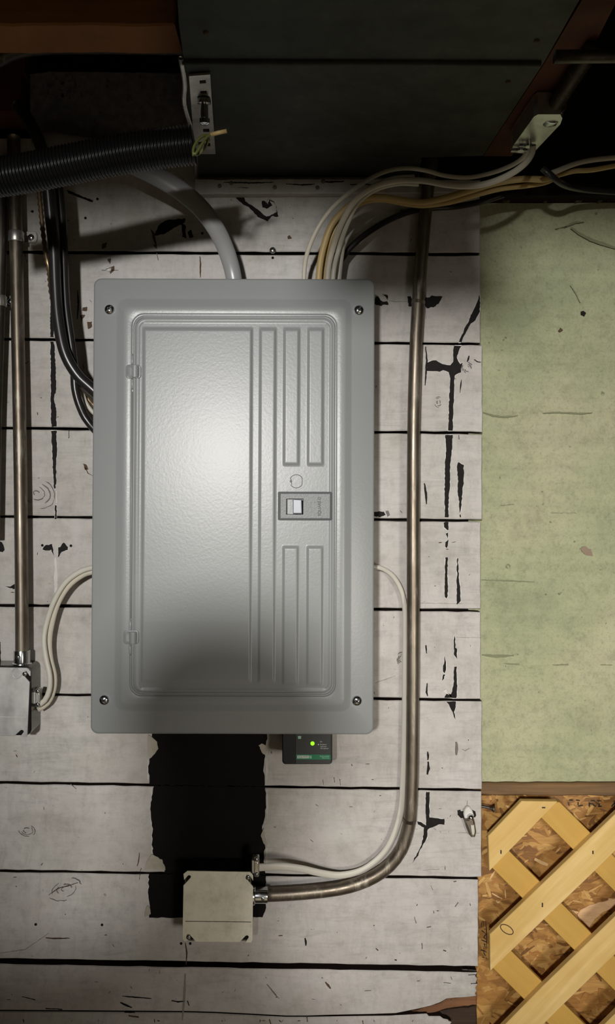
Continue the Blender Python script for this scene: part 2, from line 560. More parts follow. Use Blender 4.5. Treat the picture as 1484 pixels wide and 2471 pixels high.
def board_outline(top, bot, end, ragend=0.8):
    n = 60; pts = []
    for i in range(n + 1):
        x = BL + (end - BL) * i / n
        pts.append((x, top(x) + R.uniform(-0.9, 0.9)))
    y0, y1 = pts[-1][1], bot(end)
    for i in range(1, 9):
        pts.append((end + R.uniform(-ragend, ragend), y0 + (y1 - y0) * i / 9))
    for i in range(n + 1):
        x = end + (BL - end) * i / n
        pts.append((x, bot(x) + R.uniform(-0.9, 0.9)))
    return pts


def make_board(pts):
    o = obj('board', *prism(pts, -BH + 0.0005, 0.0, 0.0012), WHITE, wall)
    o.data.materials.append(DARKEDGE)                          # joint sides coloured near black so the seams stay dark
    for pf in o.data.polygons[:len(pts)]: pf.material_index = 1
    BOARDS.append(o)
    return o


for k in range(9):
    t = lambda x, k=k: sy(k, x) + SEAMS[k][2] / 2
    b = lambda x, k=k: sy(k + 1, x) - SEAMS[k + 1][2] / 2
    make_board(board_outline(t, b, ENDS[k]))
# tenth board: splintered right end above the crack
b10 = [(BL, 2327)] + [(x, sy(9, x) + 7 + R.uniform(-0.9, 0.9)) for x in range(-500, 1150, 30)]
b10 += [(1152, 2347), (1147, 2356), (1152, 2362), (1149, 2371), (1153, 2376), (1148, 2384), (1151, 2392), (1147, 2398), (1150, 2404),
        (1128, 2407), (1112, 2408), (1095, 2409), (1078, 2411), (1062, 2420), (1040, 2428), (1015, 2434), (985, 2440), (955, 2446), (900, 2448),
        (800, 2450), (740, 2452), (690, 2452), (600, 2447), (520, 2443), (450, 2441), (300, 2440), (0, 2438), (BL, 2436)]
make_board(b10)
b11 = [(BL, 2439), (0, 2441), (300, 2443), (450, 2444), (520, 2446), (600, 2450), (690, 2455), (740, 2455), (860, 2453), (940, 2452), (1030, 2447),
       (1035, 2453), (1062, 2453), (1070, 2459), (1080, 2461), (1090, 2468), (1082, 2478), (1100, 2490), (1090, 2530), (1095, 2640), (BL, 2625)]
make_board(b11)
for k in range(4):
    make_board([(BL, 2632 + 200 * k), (1150, 2650 + 200 * k), (1150, 2844 + 200 * k), (BL, 2826 + 200 * k)])
obj('splintered_wood', *prism(ragged([(955, 2452), (1015, 2437), (1062, 2423), (1080, 2412), (1112, 2409), (1150, 2404), (1152, 2426), (1120, 2430), (1085, 2434), (1050, 2445), (1000, 2450)], 9, 1.0), -BH, -0.006, 0.002),
    BROKEN, wall, label='bare brown splintered wood')
obj('splintered_wood', *prism(ragged([(1010, 2455), (1085, 2437), (1130, 2433), (1150, 2428), (1152, 2520), (1110, 2520), (1085, 2475)], 9, 1.0), -BH, -0.012, 0.002),
    BROKD, wall, label='dark broken wood')


def board_at(px, py):
    ks = [sy(k, px) for k in range(10)]
    n = sum(1 for y in ks if py > y)
    if n >= 10: return BOARDS[9] if py < 2446 else BOARDS[10]
    return BOARDS[max(0, n - 1)]


def scar(poly, mat=None, seg=5, amp=1.0, h=0.0, thick=0.0005, name='paint_scar', lip=0.0):
    cx = sum(p[0] for p in poly) / len(poly); cy = sum(p[1] for p in poly) / len(poly)
    pr = board_at(cx, cy)
    if lip:
        q = []
        for x, y in ragged(poly, 6, 0.7):
            dx, dy = x - cx, y - cy
            q.append((x + (lip if dx > 0 else -lip) * R.uniform(0.3, 1), y + (lip if dy > 0 else -lip) * R.uniform(0.2, 1)))
        try: obj('paint_ridge', *flat(q, h, thick * 0.5), LIP, pr)
        except Exception: pass
    return obj(name, *flat(ragged(poly, seg, amp), h, thick), mat or SCAR, pr)


def line(pts, w, mat=None, amp=0.6, seg=5):
    return scar(stroke(pts, w), mat, seg, amp)


# the black silhouette left below the panel, with torn paint along its edges
for pl in ([(366, 1700), (645, 1700), (644, 1782), (641, 1796), (636, 1806), (640, 1826), (636, 1840), (639, 1898), (361, 1894), (359, 1850), (359, 1830), (374, 1820), (381, 1806), (377, 1790), (366, 1778)],
           [(371, 1895.5), (640, 1899.5), (642, 1935), (640, 1970), (634, 1985), (632, 2010), (640, 2040), (636, 2070), (641, 2111), (399, 2107), (394, 2080), (372, 2068), (367, 2040), (368, 2000), (364, 1960), (365, 1930)],
           [(359, 2108.5), (641, 2112.5), (640, 2150), (641, 2190), (634, 2214), (360, 2214), (362, 2190), (358, 2160)]):
    scar(pl, BLACKP, 7, 1.6, 0, 0.0007, 'black_paint_patch')
for pl in ([(357, 1772), (368, 1780), (378, 1790), (381, 1806), (374, 1819), (362, 1829), (357, 1815)],
           [(624, 1798), (632, 1794), (642, 1800), (644, 1812), (640, 1824), (632, 1815)],
           [(366, 2062), (390, 2074), (396, 2088), (399, 2099), (350, 2098), (354, 2080)],
           [(356, 2186), (362, 2192), (364, 2206), (350, 2213), (349, 2204)],
           [(636, 2000), (640, 2022), (644, 2046), (636, 2034), (629, 2018)]):
    scar(pl, TORN, 4, 1.2, 0, 0.0016, 'torn_paint')
for x, y0, y1 in ((357, 1832, 1884), (365, 1900, 1990), (367, 1992, 2060), (358, 2110, 2180), (643, 1830, 1890), (644, 1904, 1975), (643, 2040, 2100)):
    line([(x, y0), (x + 1, (y0 + y1) / 2), (x, y1)], 5, LIP, 1.0, 8)
for pts in ([(388, 2012), (396, 2024)], [(380, 2026), (394, 2033)], [(400, 2018), (404, 2026)], [(384, 2038), (390, 2046)], [(600, 2050), (630, 2049)]):
    line(pts, 3, SCARG, 0.8)

# patches of missing paint on the right-hand ends of the boards
for pl in ([(1158, 710), (1158, 751), (1148, 773), (1137, 780), (1123, 804), (1113, 826), (1107, 826), (1112, 812), (1131, 775), (1138, 756), (1147, 739)],
           [(1096, 834), (1112, 834), (1107, 848), (1102, 863), (1104, 868), (1110, 878), (1117, 874), (1116, 882), (1112, 890), (1112, 898), (1101, 904), (1097, 908), (1096, 940), (1094, 990), (1092, 1040), (1082, 1040), (1083, 1000), (1085, 940), (1086, 905), (1083, 898), (1076, 894), (1068, 892), (1060, 896), (1030, 894), (1031, 876), (1040, 870), (1052, 869), (1062, 876), (1074, 880), (1086, 882), (1094, 872), (1094, 852)],
           [(1075, 1050), (1092, 1049), (1090, 1088), (1086, 1127), (1086, 1173), (1083, 1186), (1082, 1249), (1074, 1248), (1073, 1186), (1073, 1137), (1076, 1088)],
           [(1105, 1115), (1119, 1121), (1119, 1161), (1115, 1198), (1113, 1229), (1109, 1239), (1108, 1210), (1104, 1185), (1106, 1161), (1103, 1125)],
           [(1071, 1260), (1082, 1260), (1082, 1279), (1079, 1280), (1072, 1273)], [(1076, 1287), (1081, 1286), (1081, 1299)],
           [(1075, 1308), (1082, 1303), (1079, 1322), (1074, 1320)],
           [(1074, 1345), (1080, 1345), (1081, 1426), (1079, 1443), (1073, 1442)],
           [(1103, 1347), (1105, 1347), (1107, 1389), (1111, 1426), (1111, 1450), (1103, 1459), (1102, 1437)],
           [(1095, 1535), (1098, 1537), (1099, 1563), (1104, 1566), (1102, 1590), (1096, 1581)],
           [(1073, 1583), (1077, 1598), (1076, 1616), (1072, 1625), (1069, 1620), (1070, 1607)],
           [(1069, 1627), (1074, 1627), (1072, 1638), (1066, 1643)],
           [(1096, 1609), (1102, 1608), (1103, 1640), (1103, 1655), (1103, 1675), (1101, 1685), (1092, 1685), (1086, 1684), (1079, 1684), (1072, 1684), (1078, 1673), (1071, 1666), (1078, 1663), (1079, 1668), (1084, 1677), (1090, 1684), (1088, 1675), (1092, 1668), (1095, 1649)],
           [(1077, 1693), (1101, 1693), (1100, 1706), (1096, 1719), (1099, 1736), (1095, 1730), (1093, 1719), (1087, 1710), (1083, 1700)],
           [(1027, 1911), (1037, 1911), (1036, 1937), (1037, 1973), (1072, 1977), (1073, 1990), (1059, 1988), (1048, 1995), (1032, 2001), (1031, 2023), (1020, 2040), (1006, 2068), (995, 2083), (1003, 2065), (1017, 2040), (1021, 2018), (1023, 1998), (1018, 1995), (1009, 1990), (1007, 1983), (1017, 1984), (1028, 1993), (1027, 1937)]):
    scar(pl, lip=1.6)
for pts, w in (([(1027, 836), (1030, 870), (1028, 900), (1026, 930)], 4), ([(1107, 1050), (1108, 1060)], 3), ([(1110, 1242), (1111, 1248)], 5),
               ([(1024, 1166), (1028, 1190), (1029, 1216)], 6), ([(1028, 1557), (1029, 1567), (1029, 1577)], 4), ([(1031, 1649), (1029, 1671), (1032, 1679)], 4),
               ([(1032, 1814), (1033, 1822), (1032, 1834)], 5), ([(1033, 1838), (1034, 1855), (1031, 1869)], 7), ([(1114, 915), (1112, 930), (1110, 948)], 3),
               ([(1132, 858), (1130, 866), (1127, 873)], 5), ([(1144, 867), (1152, 873), (1160, 874)], 3)):
    line(pts, w)
line([(1101, 1790), (1102, 1806), (1101, 1822)], 8, SCARG)
line([(1115, 1808), (1122, 1812), (1134, 1806)], 3, FAINT)
line([(940, 726), (960, 728), (982, 727)], 1.6, FAINT)
for pl in ([(905, 715), (910, 713), (918, 723), (924, 728), (934, 726), (937, 735), (921, 738), (905, 735)], [(922, 711), (936, 712), (936, 726), (930, 716)],
           [(983, 716), (990, 713), (996, 724), (992, 740), (986, 738), (984, 728)],
           [(1027, 718), (1044, 714), (1068, 714), (1062, 728), (1058, 733), (1046, 740), (1030, 744), (1022, 730)],
           [(899, 1236), (927, 1234), (930, 1243), (916, 1248), (900, 1246)]):
    scar(pl, None, 4, 1.6)
line([(1026, 700), (1027, 716)], 2.5, SCARG)
line([(1027, 745), (1027, 770)], 2.5, FAINT)
scar([(931, 1232), (938, 1232), (941, 1243), (934, 1247)], SCARG)
# left-hand end: the long strip, the T shape and the stains round old fixings
for pl in ([(121, 738), (128, 740), (130, 800), (129, 813), (122, 813)],
           [(122, 824), (130, 824), (132, 850), (134, 890), (136, 940), (130, 960), (135, 985), (136, 1029), (124, 1029), (123, 985), (122, 900), (122, 850)],
           [(124, 1039), (136, 1039), (138, 1085), (135, 1120), (136, 1150), (134, 1180), (131, 1180), (128, 1140), (126, 1090)],
           [(133, 1218), (137, 1220), (136, 1254), (132, 1252)],
           [(103, 1324), (109, 1315), (125, 1313), (129, 1327), (130, 1341), (124, 1327), (114, 1329), (103, 1327)],
           [(140, 1321), (145, 1320), (154, 1309), (164, 1320), (163, 1326), (147, 1332), (141, 1346)],
           [(12, 1417), (25, 1415), (36, 1409), (37, 1422), (25, 1419)], [(-20, 1304), (4, 1308), (12, 1327), (6, 1332), (-20, 1330)],
           [(-20, 1545), (1, 1548), (2, 1600), (-20, 1600)]):
    scar(pl, None, 4, 1.0, lip=1.2)
line([(134, 1346), (135, 1400), (135, 1460)], 9, LIP, 1.2)
line([(136, 1185), (137, 1215)], 5, LIP, 1.0)
for x, y in ((102, 1316), (171, 1317), (86, 2231), (246, 2232), (658, 622), (206, 526), (235, 480), (78, 510), (437, 2277), (459, 2277), (488, 563)):
    obj('nail_hole', *flat([(x + 3.2 * cos(a * pi / 5), y + 3.2 * sin(a * pi / 5)) for a in range(10)], 0, 0.0005), DARK, board_at(x, y))
for pl in ([(372, 566), (384, 541), (404, 531), (429, 529), (447, 527), (445, 537), (429, 545), (400, 562), (376, 569)],
           [(437, 535), (447, 545), (449, 575), (440, 570)], [(452, 560), (460, 553), (468, 572), (458, 574)],
           [(560, 466), (585, 468), (592, 485), (610, 497), (628, 510), (640, 522), (652, 522), (666, 512), (668, 500), (660, 488), (652, 484), (656, 496), (644, 504), (634, 500), (632, 486), (638, 484), (646, 494), (650, 482), (662, 486), (672, 522), (668, 524), (658, 520), (646, 534), (632, 528), (622, 522), (600, 500), (580, 488), (570, 478)],
           [(160, 458), (172, 462), (190, 470), (225, 484), (222, 488), (190, 476), (166, 466)]):
    scar(pl, None, 4, 1.2)
for pl in ([(362, 550), (372, 560), (379, 596), (375, 594)], [(246, 590), (258, 585), (256, 596), (246, 601)], [(259, 626), (268, 623), (265, 637)],
           [(262, 648), (275, 641), (276, 652), (266, 660)], [(199, 742), (210, 741), (210, 751), (199, 750)], [(193, 760), (205, 759), (199, 770), (198, 780), (196, 770)],
           [(210, 777), (222, 776), (221, 790), (212, 794)], [(694, 570), (699, 567), (704, 575), (695, 578)], [(200, 1118), (208, 1120), (213, 1132), (205, 1134)]):
    scar(pl, SCARB, 4, 0.8)
for pts, w, mt in (([(206, 1128), (212, 1142), (224, 1148)], 2.5, SCARB), ([(187, 700), (189, 735), (186, 770)], 4, SCAR), ([(482, 618), (484, 640), (483, 670)], 4, SCARB),
                   ([(378, 610), (382, 628)], 4, SCARG), ([(166, 1035), (166, 1058)], 2.5, SCAR), ([(120, 685), (122, 696)], 5, SCARG), ([(200, 880), (203, 890)], 3, SCARG),
                   ([(370, 590), (378, 600)], 4, SCAR), ([(60, 612), (64, 632)], 2, SCAR), ([(245, 652), (285, 652)], 3, SCARG), ([(640, 492), (652, 470)], 2, FAINT)):
    line(pts, w, mt)
# lower boards: cracks, knots and scratches
for pts, w, mt in (([(110, 2263), (135, 2265), (168, 2264)], 3.5, SCARB), ([(447, 2275), (451, 2300), (449, 2328)], 3.5, SCARB), ([(447, 2350), (445, 2400), (440, 2462)], 6, FAINT),
                   ([(295, 2404), (330, 2407), (366, 2410)], 3, SCAR), ([(290, 2419), (302, 2425), (318, 2432)], 5, SCAR), ([(414, 2415), (430, 2418), (446, 2416)], 3.5, SCAR),
                   ([(452, 2415), (456, 2427)], 4, SCAR), ([(52, 2405), (85, 2413)], 2.5, SCAR), ([(110, 2434), (150, 2436)], 3.5, SCAR), ([(300, 2443), (325, 2444)], 3, SCAR),
                   ([(310, 2451), (335, 2455)], 7, SCARB), ([(336, 2058), (334, 2082), (331, 2090)], 3, SCARB), ([(341, 2095), (338, 2104)], 3, SCARB), ([(338, 2108), (336, 2122)], 3, SCARB),
                   ([(170, 1892), (184, 1904)], 3.5, SCARG), ([(644, 2375), (660, 2395), (673, 2410)], 3, SCARG), ([(785, 2370), (792, 2378), (798, 2386)], 5, SCARB), ([(880, 2391), (896, 2391)], 3, SCARG),
                   ([(736, 2264), (738, 2272), (738, 2282)], 5, SCAR), ([(907, 2289), (913, 2294)], 5, SCARB), ([(952, 2316), (957, 2317)], 5, SCAR), ([(1018, 2276), (1019, 2290)], 3, SCARB),
                   ([(1000, 2212), (1004, 2228)], 4, SCARG), ([(1040, 2137), (1044, 2148)], 3, SCARG), ([(1070, 2293), (1077, 2296)], 6, SCARB), ([(1098, 2188), (1106, 2178)], 5, SCARG),
                   ([(1134, 2180), (1135, 2186)], 5, SCARG), ([(1030, 2238), (1040, 2236)], 5, SCARG), ([(1115, 2340), (1150, 2342)], 2, SCARG), ([(1130, 2353), (1150, 2352)], 2.5, SCAR),
                   ([(1136, 2374), (1152, 2373)], 2.5, SCAR), ([(1070, 2371), (1088, 2373)], 3, SCARG), ([(380, 1812), (430, 1808)], 2, FAINT), ([(1000, 1455), (1120, 1457)], 1.5, FAINT),
                   ([(740, 2450), (742, 2466)], 4, SCARB), ([(875, 2463), (878, 2478)], 4, SCARB), ([(650, 2460), (655, 2476)], 4, SCARB), ([(0, 2300), (60, 2292), (118, 2252)], 1.4, FAINT),
                   ([(905, 1648), (930, 1640), (954, 1631)], 1.4, FAINT), ([(1100, 1538), (1160, 1539)], 1.6, FAINT), ([(748, 2026), (756, 2032)], 3, SCARG), ([(762, 1942), (768, 1945)], 4, SCARG),
                   ([(820, 1880), (822, 1896)], 3, SCARB), ([(806, 1876), (808, 1888)], 3, SCARB), ([(779, 1880), (781, 1894)], 2.5, SCARB), ([(1020, 2100), (1060, 2098)], 1.5, FAINT)):
    line(pts, w, mt, 0.5)


def knot(cx, cy, a, b, rot, n=3):
    pr = board_at(cx, cy); g = MB()
    cr, sr = cos(radians(rot)), sin(radians(rot))
    for k in range(n):
        f = 1 - k * 0.28
        for s0 in (R.uniform(0, 3), R.uniform(3, 6)):
            ln = R.uniform(0.9, 2.2)
            pts = []
            for i in range(8):
                t = s0 + ln * i / 7
                x, y = a * f * cos(t) * R.uniform(0.96, 1.04), b * f * sin(t) * R.uniform(0.96, 1.04)
                pts.append((cx + x * cr - y * sr, cy + x * sr + y * cr))
            g.add(flat(ragged(stroke(pts, R.uniform(1.4, 3.0)), 5, 0.5), 0, 0.0004))
    return g.obj('knot', SCARG, pr)


knot(155, 2146, 42, 26, -18, 4); knot(65, 2004, 20, 14, 10); knot(88, 1190, 46, 36, 20, 4); knot(1058, 970, 9, 13, 0); knot(1128, 890, 13, 15, 0); knot(968, 1590, 10, 16, 0)
line([(118, 2160), (140, 2144), (165, 2138), (188, 2130)], 2.5, SCARB)
# random small flecks, one lump per board
for k, b in enumerate(BOARDS[:11]):
    g = MB()
    for i in range(18):
        x = R.uniform(0, 1140)
        lo_y = (sy(k, x) if k < 10 else 2455) + 8
        hi_y = (sy(k + 1, x) if k < 9 else (2436 if k == 9 else 2471)) - 8
        y = R.uniform(lo_y, max(lo_y + 1, hi_y))
        L = R.uniform(1.0, 5); a = R.choice((0, 0.1, 1.5, 1.6, 1.0, 2.1)) + R.uniform(-0.2, 0.2)
        q = stroke([(x - L * cos(a), y - L * sin(a)), (x, y), (x + L * cos(a), y + L * sin(a))], R.uniform(1.0, 2.6))
        g.add(flat(ragged(q, 4, 0.4), 0, 0.0004))
    g.obj('paint_flecks', SCARG if k % 2 else SCARB, b, kind='stuff')

# narrow strip nailed along the top of the boards
tr = obj('trim_1', *prism(ragged([(470, 432), (700, 431), (1000, 431), (1160, 434), (1160, 464), (1000, 466), (700, 466), (470, 468)], 18, 0.9), 0.0005, 0.014, 0.0012), WHITE, kind='structure')
g = MB()
for pts, w in (([(540, 440), (600, 441), (660, 440)], 3), ([(690, 444), (730, 446), (760, 444)], 3.5), ([(775, 438), (800, 439), (830, 437)], 4), ([(845, 446), (880, 444), (905, 447)], 3), ([(575, 452), (600, 453)], 2)):
    g.add(flat(ragged(stroke(pts, w), 5, 0.8), 0.014, 0.0005))
g.obj('paint_flecks', SCAR, tr, kind='stuff')
for x, y in ((530, 449), (663, 452), (766, 453), (780, 438), (558, 442)):
    obj('nail_head', *revolve(P(x, y, 0.014), (0, -1, 0), [(M(5), 0), (M(5), 0.0008), (M(3.5), 0.0014)], 12), SCARG, tr, True)

# ------------------------------------------------------------------ green concrete wall, grid with form lines
GH = -0.02
grn = empty('wall_side', P(1320, 1890, GH), kind='structure')
NX, NZ = 56, 210
gx0, gx1, gy0, gy1 = 1130, 1960, 455, 1893
vs = []; fs = []
for j in range(NZ + 1):
    for i in range(NX + 1):
        px = gx0 + (gx1 - gx0) * i / NX; py = gy0 + (gy1 - gy0) * j / NZ
        dz = 0.0
        for yy, am in ((1000, 0.0012), (1403, 0.0012), (1605, 0.0016), (1803, 0.0016), (596, 0.001), (1250, 0.0005)):
            y2 = yy + 2.5 * sin(px * 0.05 + yy)
            dz += am * 0.5 * math.tanh((py - y2) / 2.8) + am * 1.2 * math.exp(-((py - y2) / 3.0) ** 2) * (1 if (int(px / 37) + yy) % 3 else -0.5)
        dz += 0.0006 * mnoise.noise(Vector((px * 0.011, py * 0.011, 1.3))) + 0.0005 * mnoise.noise(Vector((px * 0.05, py * 0.05, 4.3)))
        if j == 0: py += 10 * mnoise.noise(Vector((px * 0.03, 2.2, 0))) + 6 + (px - 1160) * 0.01
        vs.append(P(px, py, GH + dz))
for j in range(NZ):
    for i in range(NX):
        a = j * (NX + 1) + i
        fs.append((a, a + 1, a + NX + 2, a + NX + 1))
obj('concrete_face', vs, fs, GREEN, grn, True)
obj('concrete_core', *box(P(1130, 0, GH).x, X1, 0.027, 0.12, P(0, 1893, GH).z, P(0, 480, GH).z), GREEN, grn)
for pts, w in (([(1362, 548), (1375, 541), (1390, 536), (1410, 535)], 5), ([(1378, 550), (1400, 565), (1430, 580), (1460, 590), (1490, 600)], 7), ([(1340, 552), (1368, 546)], 3),
               ([(1376, 688), (1390, 708), (1400, 730)], 2.5), ([(1166, 995), (1190, 1003), (1215, 1006), (1250, 1003)], 5), ([(1310, 997), (1350, 995), (1400, 998), (1430, 996)], 4),
               ([(1162, 1580), (1195, 1584), (1240, 1582)], 8), ([(1160, 1804), (1195, 1803), (1232, 1803)], 5), ([(1395, 1806), (1430, 1803), (1490, 1805)], 4), ([(1163, 1400), (1230, 1402), (1290, 1404)], 4),
               ([(1160, 1606), (1220, 1602), (1300, 1606), (1400, 1603), (1490, 1605)], 3), ([(1330, 1238), (1390, 1238)], 2), ([(1210, 1220), (1240, 1217)], 2)):
    g = MB(); g.add(flat(ragged(stroke(pts, w), 5, 0.8), GH + 0.0006, 0.0004)); g.obj('crack', plain('green_crack', (0.20, 0.21, 0.12), 0.8) if 'green_crack' not in bpy.data.materials else bpy.data.materials['green_crack'], grn)
for pl, mt in (([(1402, 752), (1410, 750), (1415, 756), (1410, 762), (1402, 759)], SCAR), ([(1352, 790), (1358, 795), (1350, 802), (1348, 798)], SCARB), ([(1400, 1325), (1412, 1318), (1426, 1326), (1430, 1342), (1415, 1340)], plain('pink_chip', (0.27, 0.20, 0.14), 0.8))):
    g = MB(); g.add(flat(ragged(pl, 4, 1.2), GH + 0.001, 0.0008)); g.obj('chip', mt, grn)
g = MB()
for pl in ([(1160, 1862), (1180, 1872), (1230, 1878), (1290, 1884), (1305, 1893), (1160, 1894)],):
    g.add(flat(ragged(pl, 6, 2.0), GH + 0.001, 0.0006))
g.obj('dark_smudge', SCARG, grn)  # darker grey patch along the bottom left edge
g = MB()
for i in range(60):
    x = R.uniform(1165, 1484); y = 474 + R.uniform(-8, 8); s = R.uniform(3, 9)
    g.add(prism(ragged([(x - s, y - s * .5), (x + s, y - s * .6), (x + s * .8, y + s * .5), (x - s * .7, y + s * .6)], 4, 1.5), GH - 0.002, GH + R.uniform(0.002, 0.007)))
g.obj('crumbled_edge', plain('dirty_concrete', (0.11, 0.105, 0.07), 0.9, 0, 0.2, 0.4, 60), grn, kind='stuff')
# ledge and strand board below the green wall
obj('trim_2', *prism(ragged([(1140, 1891), (1960, 1888), (1960, 1922), (1700, 1921), (1484, 1921), (1300, 1921), (1140, 1918)], 20, 1.0), -0.04, -0.008, 0.002), LEDGE, kind='structure')
OH = -0.034
osb = obj('strand_board', *prism([(1110, 1920), (1985, 1916), (1985, 3400), (1110, 3400)], -0.05, OH), OSB,
          label='amber strand board sheet behind the diagonal wooden lattice', cat='board')
g = MB(); tones = []
for i in range(620):
    x, y = R.uniform(1150, 1600), R.uniform(1925, 2560)
    L, w = R.uniform(8, 40), R.uniform(3, 11)
    a = R.choice((0.15, 0.7, -0.3, 1.2, 2.3)) + R.uniform(-0.35, 0.35)
    q = stroke([(x - L / 2 * cos(a), y - L / 2 * sin(a)), (x, y + R.uniform(-1, 1)), (x + L / 2 * cos(a), y + L / 2 * sin(a))], [w * R.uniform(.2, .9), w, w * R.uniform(.2, .8)])
    n0 = len(g.f)
    g.add(flat(q, OH, R.uniform(0.0002, 0.0011)))
    t = R.random(); c = ((0.20, 0.09, 0.024), (0.34, 0.165, 0.04), (0.45, 0.24, 0.065), (0.60, 0.36, 0.12), (0.40, 0.185, 0.045))[min(4, int(t * 5))]
    if R.random() < 0.04: c = (0.72, 0.47, 0.22)
    tones += [c] * (len(g.f) - n0)
q = [(1393, 2208), (1400, 2196), (1430, 2182), (1470, 2172), (1500, 2165), (1490, 2185), (1465, 2196), (1450, 2204), (1430, 2224), (1420, 2240), (1400, 2224)]
n0 = len(g.f); g.add(flat(ragged(q, 8, 1), OH, 0.0014)); tones += [(0.72, 0.46, 0.24)] * (len(g.f) - n0)
so = g.obj('strands', STRAND, osb, kind='stuff')
at = so.data.color_attributes.new('tone', 'FLOAT_COLOR', 'CORNER')
for pl, c in zip(so.data.polygons, tones):
    for li in pl.loop_indices: at.data[li].color = c + (1,)
# lettering on the strand board: a stencilled row and an upright handwritten scrawl
g = MB()
for x0, y0, x1, y1, w in ((360, 165, 440, 167, 26), (525, 165, 610, 178, 26), (330, 225, 350, 305, 18), (572, 220, 570, 292, 22), (570, 315, 690, 298, 24), (890, 180, 988, 180, 26), (1045, 182, 1142, 182, 26),
                          (850, 228, 850, 328, 26), (850, 256, 955, 262, 24), (945, 285, 1012, 322, 26), (985, 200, 1065, 262, 18), (1092, 255, 1096, 320, 30), (1068, 320, 1155, 320, 28), (1395, 325, 1484, 232, 28), (1470, 180, 1490, 320, 20)):
    s = 0.097
    g.add(flat(stroke([(1340 + x0 * s, 1915 + y0 * s), (1340 + (x0 + x1) / 2 * s, 1915 + (y0 + y1) / 2 * s), (1340 + x1 * s, 1915 + y1 * s)], [w * s] * 3), OH + 0.0012, 0.0004))
g.obj('stencilled_print', INK, osb, label='black stencilled letters')
g = MB()
for pts in ([(200, 300), (215, 480)], [(285, 270), (295, 420)], [(385, 290), (425, 560), (430, 900), (440, 1400)], [(205, 640), (260, 660), (400, 780)], [(340, 560), (390, 600)], [(420, 800), (350, 850), (310, 930), (390, 1000)],
            [(205, 1030), (320, 1080), (420, 1130)], [(320, 1180), (350, 1290), (380, 1390)], [(330, 1200), (400, 1240)], [(285, 1320), (310, 1410)], [(170, 1465), (300, 1490), (430, 1550)], [(300, 1490), (320, 1610), (400, 1720)],
            [(250, 1770), (330, 1790)], [(390, 1780), (430, 1860)]):
    s = 50 / 882
    g.add(flat(stroke([(1150 + x * s, 2210 + y * s) for x, y in pts], 2.0), OH + 0.0012, 0.0004))
g.obj('handwriting', INK, osb, label='dark pencil handwriting running upwards')

# ------------------------------------------------------------------ lattice
LB0, LB1, LF1 = -0.004, 0.005, 0.014
lat = empty('lattice_panel', P(1330, 2471, 0), label='diagonal wooden lattice panel in front of the strand board', cat='lattice')


def diag_front(s0, s1, xl, xr, ytop=None):
    pts = [(xl, s0 - xl), (xl, s1 - xl)]
    pts = [(xl, s0 - xl)]
    if ytop is not None:
        pts += [(s0 - ytop, ytop), (s1 - ytop, ytop)]
    else:
        pts += [(xr, s0 - xr), (xr, s1 - xr)]
    pts += [(xl, s1 - xl)]
    return pts


def tri_bev(poly, h0, h1, mat):
    return obj('slat', *prism(poly, h0, h1, 0.0008), mat, lat)


tri_bev([(1178, 2018), (1259, 1933), (1345, 1934), (1181, 2102)], LB1, LF1, LATF)
tri_bev([(1182, 2255), (1505, 1945), (1592, 1946), (1440, 2098), (1313, 2219), (1183, 2343)], LB1, LF1, LATF)
tri_bev([(1184, 2508), (1311, 2379), (1484, 2212), (1700, 1999), (1700, 2087), (1484, 2304), (1360, 2424), (1185, 2598)], LB1, LF1, LATF)
tri_bev([(1186, 2745), (1460, 2471), (1700, 2232), (1700, 2320), (1187, 2833)], LB1, LF1, LATF)
tri_bev([(1188, 2985), (1700, 2474), (1700, 2562), (1189, 3073)], LB1, LF1, LATF)
for k, (d0, d1) in enumerate(((-667, -585), (-907, -825), (-1147, -1061), (-1390, -1305), (-425, -342), (-1632, -1548), (-185, -100))):
    xa, xb = 1184, 1700
    q = []
    y_at = lambda x, d: x - d
    if xa - d0 < 1936:
        q = [(1936 + d0, 1936), (1936 + d1, 1936)]
    elif xa - d1 < 1936:
        q = [(xa, xa - d0), (xa, 1936), (1936 + d1, 1936)]
    else:
        q = [(xa, xa - d0), (xa, xa - d1)]
    q += [(xb, xb - d1), (xb, xb - d0)]
    tri_bev(q, LB0, LB1, LATB)
for x, y, w, hh in ((1312, 1949, 8, 3), (1209, 2056, 3, 9), (1309, 2184, 3, 10), (1431, 2057, 3, 8)):
    obj('staple', *flat([(x - w / 2, y - hh / 2), (x + w / 2, y - hh / 2), (x + w / 2, y + hh / 2), (x - w / 2, y + hh / 2)], LF1, 0.0005), INK, lat)
g = MB()
kp = [(1223 + 17 * cos(t) * 0.85 - 10 * sin(t) * 0.6, 2243 + 17 * cos(t) * 0.6 + 10 * sin(t) * 0.7) for t in [i * 2 * pi / 14 for i in range(14)]]
for i in range(14): g.add(flat(stroke([kp[i], kp[(i + 1) % 14]], [2.2, 2.2]), LF1, 0.0004))
g.obj('knot', SCARB, lat)

# nail driven out of the board end, beside the hook
nl = sweep([P(1150, 1946, -0.008), P(1166, 1946, -0.006), P(1178, 1949, -0.004), P(1186, 1951, -0.003)], M(3.2), None, 10)
g = MB().add(nl).add(revolve(P(1185, 1951, -0.003), (1, -0.1, -0.12), [(M(3), 0), (M(5), 0.001), (M(8), 0.0035), (M(7.5), 0.0045)], 12))
g.obj('nail', EMTD, None, True, label='dark bent nail sticking out of the end of the white boards', cat='nail')

